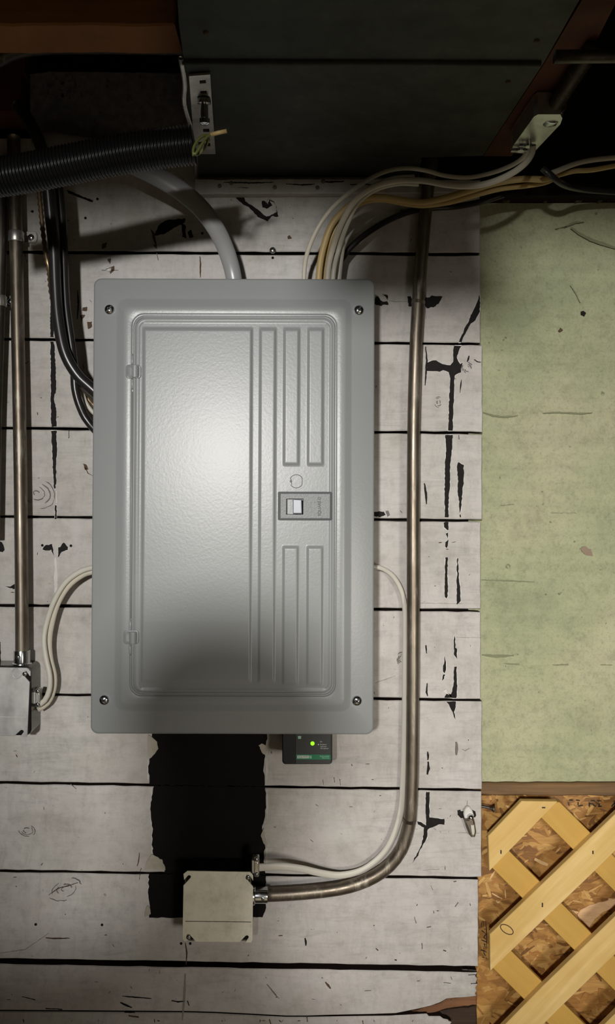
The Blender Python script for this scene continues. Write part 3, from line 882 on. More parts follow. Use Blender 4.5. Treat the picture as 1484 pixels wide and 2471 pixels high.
# cable hook on the board end
hk = empty('cable_hook', P(1135, 1990, 0), label='steel cable hook screwed to a bare black patch near the lattice', cat='hook')
obj('hook_plate', *prism([(1119, 1965), (1121, 1955), (1127, 1947), (1133, 1947), (1140, 1956), (1144, 1968), (1143, 1980), (1136, 1983), (1122, 1979)], 0, 0.006, 0.0012), LIP, hk, label='white painted plate')
obj('screw', *revolve(P(1135, 1971, 0.006), (0, -1, 0), [(M(8), 0), (M(8), 0.002), (M(6), 0.005), (M(2), 0.0065)], 16), CHROME, hk, True)
obj('hook_loop', *prism([(1120, 1979), (1144, 1976), (1147, 1990), (1150, 2010), (1147, 2022), (1138, 2022), (1133, 2016), (1126, 1998)], 0.004, 0.012, 0.003), EMT, hk)
obj('hook_loop', *prism([(1135, 1990), (1145, 1990), (1147, 2008), (1145, 2016), (1138, 2014)], 0.012, 0.0145, 0.001), GALV, hk, label='bright zinc face')
scar([(1104, 1956), (1110, 1954), (1112, 1958), (1118, 1957), (1120, 1974), (1112, 1974), (1104, 1966)], None, 4, 0.6)
scar([(1140, 1954), (1147, 1958), (1149, 1968), (1146, 1972), (1143, 1972)], None, 4, 0.6)
line([(1128, 1933), (1127, 1944)], 4, FAINT)
line([(1105, 2010), (1158, 2011)], 1.6, FAINT)

# ------------------------------------------------------------------ screws
def screw_head(parent, px, py, h, rpx, ang=40, name='screw', mat=None, cross=False):
    r = M(rpx, h)
    s = obj(name, *revolve(P(px, py, h), (0, -1, 0), [(r, 0), (r, 0.0006), (r * .92, r * .28), (r * .7, r * .46), (r * .35, r * .56), (r * .02, r * .6)], 20), mat or CHROME, parent, True)
    g = MB(); c = P(px, py, h)
    for a in ((ang, ang + 90) if cross else (ang,)):
        d = Vector((cos(radians(a)), 0, sin(radians(a)))); e = Vector((-d.z, 0, d.x))
        L, W = r * (.86 if a == ang else .5), r * .13
        z0, z1 = -(h + r * .3), -(h + r * .605)
        ps = [c + d * L + e * W, c + d * L - e * W, c - d * L - e * W, c - d * L + e * W]
        g.add(loft([[Vector((p.x, z0, p.z)) for p in ps], [Vector((p.x * .25 + c.x * .75 + (p.x - c.x) * .6, z1, p.z * .25 + c.z * .75 + (p.z - c.z) * .6)) for p in ps]], True, False, True))
    g.obj('slot', BEZEL, s)
    return s


# ------------------------------------------------------------------ breaker panel
PH = 0.086


def Q(u, v, h):
    x = u - ((v - 672) / 1100.0) * (8 - 5 * (u - 227) / 677.0)
    return P(x, v + 2 * (u - 227) / 677.0, h)


def prings(spec, cap=False):
    return loft([[Q(x, y, h) for x, y in rrect(x0, y0, x1, y1, r, 8)] for x0, y0, x1, y1, r, h in spec], True, False, cap)


pan = empty('breaker_panel', P(562, 1772, 0), label='large grey steel breaker panel with closed door in the middle of the wall', cat='electrical panel')
bx = [Q(244, 690, PH - 0.004), Q(886, 690, PH - 0.004), Q(884, 1752, PH - 0.004), Q(246, 1752, PH - 0.004)]
obj('enclosure', *loft([[Vector((p.x, -0.0005, p.z)) for p in bx], bx], True, True, True), PANEL, pan)
obj('cover', *prings([(230, 675, 901, 1767, 16, PH - 0.008), (227, 672, 904, 1770, 18, PH - 0.007), (227, 672, 904, 1770, 18, PH - 0.003), (228, 673, 903, 1769, 18, PH - 0.001), (231, 676, 900, 1766, 17, PH),
                      (281, 719, 851, 1717, 24, PH), (285, 723, 847, 1713, 22, PH + 0.0008), (297, 737, 836, 1701, 14, PH + 0.0062), (302, 743, 831, 1695, 10, PH + 0.007),
                      (317, 755, 815, 1681, 30, PH + 0.007), (319, 757, 813, 1679, 29, PH + 0.0066), (320.5, 758.5, 811.5, 1677.5, 28, PH + 0.0048), (323.5, 761.5, 808.5, 1674.5, 27, PH + 0.0046)]), PANEL, pan, 60)
DH = PH + 0.0062
door = obj('door', *prings([(322.5, 760.5, 809.5, 1675.5, 27, PH + 0.0043), (322.5, 760.5, 809.5, 1675.5, 27, DH + 0.0004), (325, 763, 807, 1673, 26, DH + 0.0016), (327, 765, 805, 1671, 25, DH + 0.0016), (329, 767, 803, 1669, 23, DH + 0.0003),
                           (332, 770, 801, 1667, 21, DH + 0.0012), (335, 773, 799, 1665, 19, DH + 0.0012), (339, 777, 796, 1661, 17, DH), (342, 781, 793, 1657, 1.0, DH)]), PANEL, pan, 60)
# embossed face of the door
RIBS = [(346, 791, 610, 1646, 6, 1), (627, 791, 667, 1646, 6, 1), (685, 791, 724, 1121, 6, 1), (743, 791, 782, 1121, 6, 1), (685, 1317, 723, 1652, 6, 1), (743, 1317, 782, 1652, 6, 1)]


def rib(u, v):
    z = 0.0
    for x0, y0, x1, y1, w, s in RIBS:
        d = min(u - x0, x1 - u, v - y0, y1 - v)
        if d > -1:
            t = max(0.0, min(1.0, (d + 1) / w)); z = max(z, 0.0033 * s * t * t * (3 - 2 * t))
    return z


us = [342 + (793 - 342) * i / 225 for i in range(226)]
vsn = [781 + (1657 - 781) * j / 300 for j in range(301)]
vv = []; ff = []
for v in vsn:
    for u in us: vv.append(Q(u, v, DH + rib(u, v) * (1.0 if v < 1500 else max(0.35, 1 - (v - 1500) / 240.0))))
n = len(us)
for j in range(len(vsn) - 1):
    for i in range(n - 1):
        if 692 < us[i] < 734 and 1201 < vsn[j] < 1240: continue
        a = j * n + i
        ff.append((a, a + 1, a + n + 1, a + n))
obj('door_face', vv, ff, PANEL, door, True)
ko = [(717 + 16 * cos(radians(a)), 1160 + 16 * sin(radians(a))) for a in range(-150, 151, 15)]
ko = [(min(x, 731), y) for x, y in ko]
obj('knockout', *sweep([Q(x, y, DH - 0.0001) for x, y in ko + [(706, 1168), (705, 1160), (703, 1152)]], M(0.9, DH), None, 6), PSEAM, door, True)
obj('knockout', *revolve(Q(704, 1160, DH), (0, -1, 0), [(M(2.6), 0), (M(2), 0.0005)], 10), PSEAM, door)
for hy, hx in ((897, 322), (1538, 321)):
    hg = obj('hinge', *prings([(hx - 18, hy - 18, hx + 20, hy + 17, 8, PH + 0.004), (hx - 17, hy - 17, hx + 19, hy + 16, 8, DH + 0.0022), (hx - 14, hy - 14, hx + 16, hy + 13, 6, DH + 0.0028), (hx - 11, hy - 11, hx + 13, hy + 10, 4, DH + 0.0012)], True), PANEL, pan, 60)
    obj('hinge_barrel', *sweep([Q(hx + 6, hy - 14, DH + 0.002), Q(hx + 6, hy + 14, DH + 0.002)], M(9, DH), M(9, DH), 16), PANEL, hg, 40)
    for s in (-1, 1):
        obj('hinge_ridge', *sweep(catmull([Q(hx - 2, hy + s * 18, DH), Q(hx - 1, hy + s * 30, DH + 0.0008), Q(hx - 1, hy + s * 42, DH - 0.001)], 0.003), M(3.5, DH), 0.0014, 8), PANEL, hg, True)
obj('edge_bead', *sweep([Q(321, 945, DH), Q(321, 1200, DH), Q(321, 1492, DH)], M(1.8, DH), 0.0012, 8), PANEL, pan, True)
for (x, y, a) in ((265, 747, 50), (866, 747, 62), (259, 1689, -42), (864, 1689, 40)):
    sp = Q(x, y, PH); 
    s = screw_head(pan, CX + sp.x * F / (D - PH), CY - (sp.z - CZ) * F / (D - PH), PH, 12.5, a, 'cover_screw', None, True)
# main breaker window
MBH = DH + 0.0016
bk = empty('main_breaker', Q(738, 1220, DH))
bk.parent = pan; bk.location = WL['main_breaker'] - WL['breaker_panel']
bz = MB()
fo, fi = rrect(673, 1185, 803, 1254, 3, 3), rrect(679, 1190, 798, 1249, 1, 3)
bz.add(loft([[Q(x, y, DH - 0.001) for x, y in fo], [Q(x, y, MBH + 0.0004) for x, y in fo], [Q(x, y, MBH + 0.0004) for x, y in fi], [Q(x, y, DH + 0.0002) for x, y in fi]]))
bz.obj('bezel', BEZEL, bk)
fp = MB()
for x0, y0, x1, y1 in ((678, 1189, 692, 1250), (734, 1189, 799, 1250), (692, 1189, 734, 1200), (692, 1240, 734, 1250)):
    fp.add(loft([[Q(x, y, DH - 0.002) for x, y in ((x0, y0), (x1, y0), (x1, y1), (x0, y1))], [Q(x, y, MBH - 0.0006) for x, y in ((x0, y0), (x1, y0), (x1, y1), (x0, y1))]], True, False, True))
fp.obj('faceplate', BRKG, bk)
obj('toggle_well', *loft([[Q(x, y, MBH - 0.0008) for x, y in ((692, 1200), (734, 1200), (734, 1240), (692, 1240))], [Q(x, y, MBH - 0.012) for x, y in ((693, 1201), (733, 1201), (733, 1239), (693, 1239))]], True, False, True), DARK, bk)
obj('toggle', *loft([[Q(x, y, h) for x, y, h in ((709, 1204, MBH - 0.011), (730, 1204, MBH - 0.011), (730, 1238, MBH - 0.011), (709, 1238, MBH - 0.011))],
                     [Q(x, y, MBH + 0.0012) for x, y in ((708, 1203), (730, 1204), (731, 1238), (709, 1238))], [Q(x, y, MBH + 0.003) for x, y in ((711, 1205), (728, 1206), (729, 1236), (711, 1236))]], True, True, True), TOG, bk)


def text(name, s, px, py, hpx, h, mat, parent, ang=0, align='LEFT', wide=None, conv=P):
    cu = bpy.data.curves.new(name, 'FONT'); cu.body = s; cu.size = 1.0; cu.align_x = align; cu.align_y = 'CENTER'; cu.extrude = 0.0
    to = bpy.data.objects.new(name, cu); COL.objects.link(to)
    dg = bpy.context.evaluated_depsgraph_get()
    me = bpy.data.meshes.new_from_object(to.evaluated_get(dg))
    vs = [Vector(v.co) for v in me.vertices]; fs = [tuple(p.vertices) for p in me.polygons]
    bpy.data.objects.remove(to); bpy.data.curves.remove(cu); bpy.data.meshes.remove(me)
    w = max(v.x for v in vs) - min(v.x for v in vs)
    k = hpx / 0.7
    kx = k if wide is None else wide / w
    ca, sa = cos(radians(ang)), sin(radians(ang))
    return obj(name, [conv(px + v.x * kx * ca - v.y * k * sa, py - v.x * kx * sa - v.y * k * ca, h) for v in vs], fs, mat, parent)


text('embossed_text', 'SQUARE D', 771, 1222, 7.5, MBH - 0.0003, BEZEL, bk, 90, 'CENTER', 46)

# ------------------------------------------------------------------ surge protector under the panel
SH = 0.06
spd = empty('surge_protector', P(741, 1845, 0), label='small black surge protector with green light hanging below the panel', cat='surge protector')
obj('case', *loft([[Vector((P(x, y, SH).x, -0.006, P(x, y, SH).z)) for x, y in rrect(681, 1735, 802, 1844, 9, 5)], [P(x, y, SH - 0.002) for x, y in rrect(681, 1735, 802, 1844, 9, 5)], [P(x, y, SH) for x, y in rrect(683, 1737, 800, 1842, 8, 5)]], True, True, True), BLKPL, spd, 40)
lab = obj('front_label', *prism(rrect(714, 1745, 798, 1843, 3, 3), SH - 0.001, SH + 0.0008), LABELG, spd, label='dark grey front label')
obj('green_band', *prism([(714, 1820), (798, 1821), (798, 1833), (714, 1833)], SH, SH + 0.0012), GRNL, lab)
obj('logo_box', *prism([(717, 1823), (746, 1823), (746, 1830), (717, 1830)], SH, SH + 0.0015), PALEP, lab)
text('lettering', 'SQUARE', 718.5, 1826.5, 4.2, SH + 0.0017, GRNL, lab, 0, 'LEFT', 26)
obj('logo_mark', *prism([(747.5, 1823.5), (752, 1823.5), (752, 1830), (747.5, 1830)], SH, SH + 0.0015), MINT, lab)
text('lettering', 'D', 748.2, 1826.8, 4.0, SH + 0.0017, GRNL, lab)
text('lettering', 'Schneider', 771.5, 1825, 3.6, SH + 0.0015, MINT, lab, 0, 'LEFT', 23.5)
text('lettering', 'Electric', 777, 1829, 2.9, SH + 0.0015, MINT, lab, 0, 'LEFT', 17)
text('lettering', 'OK', 772, 1790, 3.0, SH + 0.001, TXTW, lab, 0, 'LEFT', 5.5)
text('lettering', 'Replace', 772.5, 1796.5, 3.0, SH + 0.001, TXTW, lab, 0, 'LEFT', 15)
text('lettering', 'Suppressor', 772.8, 1801.3, 3.0, SH + 0.001, TXTW, lab, 0, 'LEFT', 15.5)
text('lettering', 'Remplacer', 773, 1806, 3.0, SH + 0.001, TXTW, lab, 0, 'LEFT', 20)
obj('indicator_dot', *revolve(P(768.3, 1796.5, SH + 0.0006), (0, -1, 0), [(M(1.5, SH), 0), (M(1.5, SH), 0.0005)], 12), TXTW, lab)
obj('logo_mark', *prism(rrect(719, 1776, 726.5, 1783, 1, 3), SH, SH + 0.0011), MINT, lab)
obj('indicator_light', *revolve(P(754, 1793.5, SH), (0, -1, 0), [(M(5, SH), 0), (M(5, SH), 0.0014), (M(3.5, SH), 0.0024), (M(1, SH), 0.0028)], 18), LED, spd, True, label='glowing green indicator light')

# ------------------------------------------------------------------ junction boxes
def jbox(name, poly, body, hb, hc, mat, parent_args, screws, ko=None):
    j = empty(name, P(sum(p[0] for p in poly) / len(poly), max(p[1] for p in poly), 0), **parent_args)
    rr = rrect(*body, 14, 5)
    obj('box_body', *loft([[Vector((P(x, y, hc).x, -0.0006, P(x, y, hc).z)) for x, y in rr], [P(x, y, hc) for x, y in rr]], True, True, True), BODY, j, 40)
    rr2 = rrect(body[0] + 3, body[1] + 3, body[2] - 3, body[3] - 3, 12, 5)
    obj('box_opening', *loft([[P(x, y, hc - 0.0002) for x, y in rr2], [P(x, y, hc + 0.0004) for x, y in rr2]], True, False, True), DARK, j)
    obj('cover_plate', *prism(poly, hc + 0.0006, hc + 0.0024, 0.0004), mat, j)
    for x, y in screws: screw_head(j, x, y, hc + 0.001, 6.5, 35)
    if ko:
        x, y, r = ko
        obj('knockout', *sweep([P(x + r * cos(a * pi / 12), y + r * sin(a * pi / 12), hc + 0.0023) for a in range(25)], M(1.0), 0.0004, 6, False), mat, j, True)
    return j


s = 0.2426
pl = [(175, 285), (215, 255), (835, 265), (868, 300), (868, 352), (840, 308), (822, 293), (803, 295), (795, 310), (798, 328), (868, 415), (862, 940), (850, 968), (790, 966), (824, 918), (822, 904), (812, 896), (795, 900), (733, 964),
      (298, 960), (252, 905), (240, 888), (222, 884), (205, 892), (203, 910), (225, 938), (200, 955), (185, 955), (165, 930), (175, 400), (243, 325), (250, 310), (240, 298), (222, 300), (182, 345)]
jb = jbox('junction_box', [(400 + x * s, 2040 + y * s) for x, y in pl], (446, 2107, 606, 2270), 0, 0.046, PLATE,
          dict(label='square metal junction box covering the foot of the black patch', cat='junction box', group='metal junction boxes'), [(598, 2117), (455, 2261)], (580, 2119, 11))
s2 = 130 / 1397
pl2 = [(-900, 535), (0, 540), (690, 552), (740, 580), (795, 650), (790, 765), (770, 770), (715, 690), (690, 645), (640, 640), (600, 665), (580, 710), (770, 925), (745, 1520), (712, 2270), (690, 2335), (520, 2335), (610, 2220), (605, 2185), (570, 2165), (540, 2170), (370, 2325), (-900, 2310)]
jl = jbox('junction_box', [(x * s2, 1560 + y * s2) for x, y in pl2], (-80, 1606, 76, 1774), 0, 0.036, PLATEB,
          dict(label='shiny metal junction box below the left vertical conduit', cat='junction box', group='metal junction boxes'), [(60, 1626)], (41, 1625, 12))
obj('plate_crease', *sweep([P(-60, 1729, 0.0384), P(62, 1731, 0.0384)], M(0.8), 0.0003, 6), LIP, jl)
obj('plate_crease', *sweep([P(447, 2223, 0.0484), P(606, 2225, 0.0484)], M(0.8), 0.0003, 6), EMTD, jb)


# ------------------------------------------------------------------ conduits and straps
def conduit(name, pts, r, mat, conn, lab, h, n=18):
    c = empty(name, P(*pts[-1]), label=lab, cat='conduit')
    obj('tube', *sweep(pxpath(pts, 0.01), M(r, h), None, n), mat, c, True)
    return c


CH = 0.022
cl = conduit('conduit', [(33, 330, CH), (35, 440, CH), (38, 560, CH), (41, 700, CH), (44, 850, CH), (47, 1000, CH), (50, 1200, CH), (52, 1400, CH), (53, 1560, CH), (53, 1585, CH)], 15.5, EMT, None, 'left vertical metal conduit running down into the shiny junction box', CH)
g = MB().add(revolve(P(53, 1569, CH), (0, 0, -1), [(M(18), 0), (M(18.5), 0.001), (M(18.5), 0.017), (M(22), 0.018), (M(23), 0.0215), (M(20), 0.023)], 24))
cn = g.obj('connector', CHROME, cl, 40, label='shiny set screw connector')
screw_head(cn, 44, 1586, CH + M(18), 5.5, 30)
cr = conduit('conduit', [(1046, 300, 0.03), (1041, 392, 0.03), (1034, 440, 0.028), (1028, 500, 0.025), (1012, 690, CH), (1003, 850, CH), (998, 1050, CH), (997, 1300, CH), (997, 1500, CH), (995, 1800, CH), (991, 1945, CH), (984, 2000, CH), (968, 2050, CH), (940, 2088, CH), (905, 2114, CH), (865, 2132, CH), (820, 2144, CH), (760, 2152, CH), (700, 2157, CH), (640, 2160, CH)],
             15.5, EMT, None, 'long bent conduit right of the panel sweeping into the lower junction box', CH)
g = MB().add(revolve(P(646, 2160, CH), (-1, 0, 0), [(M(18), 0), (M(18.5), 0.001), (M(18.5), 0.017), (M(22), 0.018), (M(23), 0.0215), (M(20), 0.0225)], 24))
cn = g.obj('connector', CHROME, cr, 40, label='shiny set screw connector')
screw_head(cn, 634, 2168, CH + M(16), 5.5, -30)
for y, x in ((730, 1009), (1980, 987)):
    obj('tube_joint', *sweep([P(x + 1, y - 4, CH), P(x, y + 4, CH)], M(16.3), None, 18), EMT, cr, True)
conduit('conduit', [(4, 380, 0.02), (4, 500, 0.02), (2, 640, 0.02), (-3, 800, 0.02), (-9, 1000, 0.02), (-14, 1300, 0.02)], 13, EMTD, None, 'dark conduit along the left edge of the picture', 0.02)


def strap(x, y, r, ear, h, lab):
    st = empty('conduit_strap', P(x + ear / 2, y, 0), label=lab, cat='conduit strap', group='conduit straps')
    rings = []
    for yy, rr in ((y - 13, r), (y - 11, r + 1.2), (y + 11, r + 1.2), (y + 13, r)):
        c = P(x, yy, h)
        rings.append([c + Vector((M(rr, h) * cos(a * pi / 12), -M(rr, h) * sin(a * pi / 12), 0)) for a in range(-3, 16)])
    obj('band', *loft(rings, False), GALV, st, True)
    ear_pl = rrect(x + r - 3, y - 14, x + ear, y + 14, 10, 4)
    obj('ear', *prism(ear_pl, 0.0008, 0.003, 0.0006), GALV, st)
    screw_head(st, x + ear - 15, y + 1, 0.003, 8, 40)
    return st


strap(39, 572, 17, 51, CH, 'metal strap round the top of the left vertical conduit')
strap(-1, 727, 15, 41, 0.02, 'metal strap on the dark conduit at the edge of the boards')

# wall screws
screw_head(empty('wall_screw', P(658, 605, 0), label='shiny screw in the board seam above the panel', cat='screw'), 658, 604, 0.0015, 8, 30)
screw_head(empty('wall_screw', P(262, 649, 0), label='painted screw in the board above the panel corner', cat='screw'), 262, 649, 0.0005, 7, 20, mat=LIP)


# ------------------------------------------------------------------ cables
def cable(pts, ra, rb, mat, lab, name='cable', group=None, n=12, rmod=None, step=0.006, cat='cable'):
    hm = sum(p[2] for p in pts) / len(pts)
    fa = (lambda t: M(ra[0] + (ra[1] - ra[0]) * t, hm)) if isinstance(ra, tuple) else M(ra, hm)
    return obj(name, *sweep(pxpath(pts, step), fa, M(rb, hm), n, True, rmod), mat, None, True, label=lab, cat=cat, group=group)


cable([(80, 345, 0.075), (120, 345, 0.075), (175, 352, 0.075), (250, 366, 0.075), (335, 402, 0.085), (415, 446, 0.085), (478, 496, 0.08), (520, 550, 0.07), (546, 605, 0.055), (562, 660, 0.045), (570, 722, 0.042)], (29, 19), 13, SEU,
      'thick grey service cable curving into the top of the panel', 'service_cable', n=20)
G = 'white cables entering the panel top'
cable([(733, 724, 0.04), (735, 645, 0.05), (745, 600, 0.06), (768, 548, 0.07), (803, 500, 0.075), (850, 460, 0.075), (898, 428, 0.07), (940, 411, 0.065), (985, 406, 0.06), (1030, 412, 0.055), (1075, 424, 0.06), (1130, 428, 0.07), (1190, 416, 0.09), (1240, 396, 0.11), (1268, 374, 0.13), (1278, 352, 0.14)],
      5.5, 4, NMW, 'thin white cable looping highest from the panel top towards the metal clamp box', group=G)
cable([(788, 724, 0.04), (793, 645, 0.052), (806, 590, 0.065), (826, 535, 0.095), (856, 485, 0.112), (900, 452, 0.128), (960, 436, 0.13), (1020, 436, 0.145), (1080, 446, 0.155), (1135, 449, 0.16), (1185, 440, 0.165), (1235, 418, 0.165), (1268, 393, 0.16), (1284, 368, 0.15), (1286, 350, 0.147)],
      7.5, 5, NMW, 'white cable crossing over the right conduit to the metal clamp box', group=G)
cable([(800, 724, 0.052), (806, 650, 0.062), (818, 600, 0.06), (836, 545, 0.088), (862, 492, 0.1), (905, 458, 0.102), (960, 443, 0.1), (1010, 444, 0.098)], 6, 4.5, NMP, 'second white cable beside the crossing one', group=G)
cable([(812, 724, 0.04), (820, 640, 0.044), (826, 590, 0.056), (825, 555, 0.07), (836, 520, 0.082), (862, 480, 0.086), (900, 452, 0.088), (950, 432, 0.084), (1000, 428, 0.08)], 7.5, 4, NMP, 'printed white cable with a kink just above the panel corner', group=G)
G2 = 'yellowed cables entering the panel top'
cable([(766, 724, 0.04), (772, 640, 0.048), (784, 585, 0.056), (802, 540, 0.062), (836, 502, 0.066), (872, 481, 0.068), (920, 476, 0.066), (975, 484, 0.064), (1022, 488, 0.066), (1080, 476, 0.07), (1140, 458, 0.075), (1200, 441, 0.08), (1262, 432, 0.086), (1310, 433, 0.088), (1328, 428, 0.089)],
      8, 5, NMY, 'upper yellowed cable passing behind the right conduit', group=G2)
cable([(776, 724, 0.026), (784, 640, 0.034), (796, 585, 0.048), (814, 545, 0.054), (845, 508, 0.058), (880, 487, 0.058), (925, 482, 0.056), (975, 491, 0.054), (1022, 496, 0.056), (1085, 488, 0.06), (1150, 470, 0.066), (1210, 455, 0.072), (1270, 448, 0.072), (1312, 441, 0.072), (1332, 433, 0.072)],
      6.5, 5, NMY, 'lower yellowed cable passing behind the right conduit', group=G2)
cable([(1324, 420, 0.104), (1345, 412, 0.1), (1385, 396, 0.09), (1430, 386, 0.09), (1500, 379, 0.09), (1600, 372, 0.09)], 6.5, 5, NMW, 'upper pale cable leaving along the top of the green wall')
cable([(1326, 428, 0.058), (1350, 422, 0.07), (1385, 413, 0.085), (1430, 410, 0.085), (1500, 398, 0.085), (1600, 390, 0.085)], 6, 5, NMY, 'lower tan cable leaving along the top of the green wall')
cable([(806, 724, 0.03), (812, 655, 0.03), (835, 610, 0.03), (872, 573, 0.03), (925, 538, 0.016), (985, 512, 0.008), (1040, 502, 0.0075), (1100, 498, 0.012), (1160, 487, 0.035), (1215, 470, 0.04)], 7.5, 6, BLKC, 'dark cable running behind the right conduit to the panel top')
cable([(1310, 406, 0.122), (1330, 424, 0.122), (1360, 446, 0.1), (1400, 456, 0.06), (1470, 462, 0.04), (1560, 466, 0.03)], 8, 6, BLKC, 'black cable end tied round the pale cables')
cable([(40, 250, 0.1), (75, 300, 0.1), (100, 360, 0.095), (114, 440, 0.085), (122, 520, 0.078), (130, 600, 0.072), (134, 690, 0.068), (140, 770, 0.066), (156, 850, 0.064), (185, 903, 0.06), (218, 935, 0.056), (262, 975, 0.052)], 14, 13, BLKC, 'thick black cable in front, bending into the panel side', 'power_cable', n=16)
cable([(132, 380, 0.06), (142, 450, 0.06), (151, 540, 0.057), (155, 640, 0.054), (160, 740, 0.052), (172, 830, 0.05), (179, 890, 0.048), (182, 940, 0.046), (195, 985, 0.043), (216, 1022, 0.04), (275, 1085, 0.04)], 10, 10, BLKC, 'slimmer black cable entering the panel side lowest', 'power_cable', n=16)
cable([(112, 400, 0.034), (128, 500, 0.034), (138, 620, 0.034), (148, 740, 0.034), (160, 830, 0.034), (176, 890, 0.034), (196, 925, 0.034), (222, 955, 0.034), (285, 1002, 0.034)], 9, 9, BRNC, 'brown cable between the black cables left of the panel', 'power_cable', n=14)
tw = lambda i: 1 + 0.22 * (1 if i % 2 else -1)
cable([(92, 440, 0.06), (98, 500, 0.06), (104, 560, 0.06), (110, 610, 0.058), (118, 650, 0.055), (126, 720, 0.03), (150, 820, 0.018), (178, 900, 0.017), (200, 940, 0.017), (222, 974, 0.017), (290, 1030, 0.017)], 5.5, 5, COPPER, 'bare stranded copper wire beside the black cables', 'copper_wire', rmod=tw, step=0.004, cat='wire')
cable([(188, 915, 0.026), (200, 952, 0.027), (220, 990, 0.027), (285, 1048, 0.027)], 5, 5, NMP, 'short pale wire glimpsed between the black cables', 'copper_wire', cat='wire')
G3 = 'white cables to the left junction box'
cable([(276, 1364, 0.036), (222, 1370, 0.035), (188, 1382, 0.033), (156, 1408, 0.03), (130, 1452, 0.027), (112, 1505, 0.024), (106, 1545, 0.025), (111, 1588, 0.026), (120, 1630, 0.027), (119, 1665, 0.027), (108, 1690, 0.027), (92, 1702, 0.026)], 6.5, 5, NMP, 'outer white cable looping from the panel side to the left box', group=G3)
cable([(278, 1377, 0.027), (222, 1380, 0.03), (192, 1392, 0.028), (163, 1417, 0.025), (138, 1460, 0.022), (124, 1510, 0.02), (119, 1550, 0.019), (122, 1590, 0.018), (131, 1630, 0.017), (129, 1665, 0.017), (115, 1696, 0.017), (92, 1712, 0.018)], 7, 5, NMW, 'inner white cable looping from the panel side to the left box', group=G3)
cable([(852, 1366, 0.03), (902, 1368, 0.03), (925, 1373, 0.026), (949, 1391, 0.02), (967, 1422, 0.014), (976, 1460, 0.01), (977, 1520, 0.009), (977, 1600, 0.009), (976, 1750, 0.009), (973, 1880, 0.009), (968, 1950, 0.009), (955, 2003, 0.009), (932, 2050, 0.009), (900, 2083, 0.01), (866, 2103, 0.012), (820, 2112, 0.016), (775, 2107, 0.022), (725, 2096, 0.03), (680, 2091, 0.036), (640, 2092, 0.037), (618, 2094, 0.036)],
      (5.5, 9.5), 4.5, NMP, 'white cable following the inside of the long bent conduit')
# cable clamps at both boxes
def clamp(x, y, hgt, h, lab):
    c = empty('cable_clamp', P(x, y + hgt / 2, h), label=lab, cat='cable clamp', group='cable clamps on the boxes')
    obj('clamp_bar', *prism(rrect(x - 6, y - hgt / 2, x + 6, y + hgt / 2, 4, 3), h - 0.008, h, 0.001), GALV, c)
    obj('clamp_neck', *prism(rrect(x - 12, y - hgt / 2 + 8, x - 4, y + hgt / 2 - 8, 2, 2), h - 0.02, h - 0.003, 0.001), GALV, c)
    for s in (-1, 1): screw_head(c, x, y + s * (hgt / 2 - 7), h, 5, 20)
    obj('clamp_rib', *prism(rrect(x - 2.5, y - 9, x + 2.5, y + 9, 2, 3), h, h + 0.0014, 0.0004), GALV, c)


clamp(91, 1684, 46, 0.03, 'two screw cable clamp on the shiny left junction box')
clamp(619, 2092, 50, 0.046, 'two screw cable clamp on the lower junction box')

# ------------------------------------------------------------------ overhead: duct, joists, header, black box
DZ = CZ + 0.483


def at_z(px, py, z):
    d = (z - CZ) * F / (CY - py)
    return Vector(((px - CX) * d / F, -(D - d), z))


dp = [at_z(474, 430, DZ), at_z(455, 300, DZ), at_z(448, 180, DZ), at_z(432, 60, DZ), at_z(424, -60, DZ), at_z(400, -400, DZ), at_z(1560, -400, DZ), at_z(1432, -60, DZ), at_z(1313, 150, DZ), at_z(1165, 376, DZ), at_z(1018, 380, DZ), at_z(1008, 429, DZ)]
dp = [Vector((p.x, max(p.y, -1.0) if False else p.y, p.z)) for p in dp]
du = obj('air_duct', *loft([[p + Vector((0, 0, 0.17)) for p in dp], dp], True, True, True), DUCT, label='wide dull galvanised air duct overhead above the panel', cat='duct')
obj('duct_seam', *sweep([at_z(440, 148, DZ - 0.001), at_z(900, 150, DZ - 0.001), at_z(1305, 152, DZ - 0.001)], 0.004, 0.0025, 8), DUCT, du, True)
obj('duct_lip', *sweep(catmull([at_z(436, 140, DZ - 0.001), at_z(446, 200, DZ - 0.002), at_z(445, 250, DZ - 0.003), at_z(462, 310, DZ - 0.002), at_z(470, 345, DZ - 0.001), at_z(474, 430, DZ)], 0.01), 0.0022, 0.003, 8), GALV, du, True, label='thin pale folded edge')
for x, y in ((497, 78), (486, 153), (1295, 98), (1268, 157), (1226, 197)):
    obj('rivet', *revolve(at_z(x, y, DZ), (0, 0, -1), [(0.003, 0), (0.003, 0.001), (0.0015, 0.002)], 10), SCARB, du, True)
# slotted bracket on the duct with its bolt
br = empty('slotted_bracket', at_z(490, 275, DZ), label='slotted steel bracket bolted under the left edge of the duct', cat='bracket')
bm = MB()
zb = DZ - 0.004


def bq(u, v):                                                  # u across 0..1, v along 0..1
    x0, x1 = 456 + 14 * v, 507 + 13 * v
    return at_z(x0 + (x1 - x0) * u, 184 + 188 * v - 4 * u * (1 - v), zb)


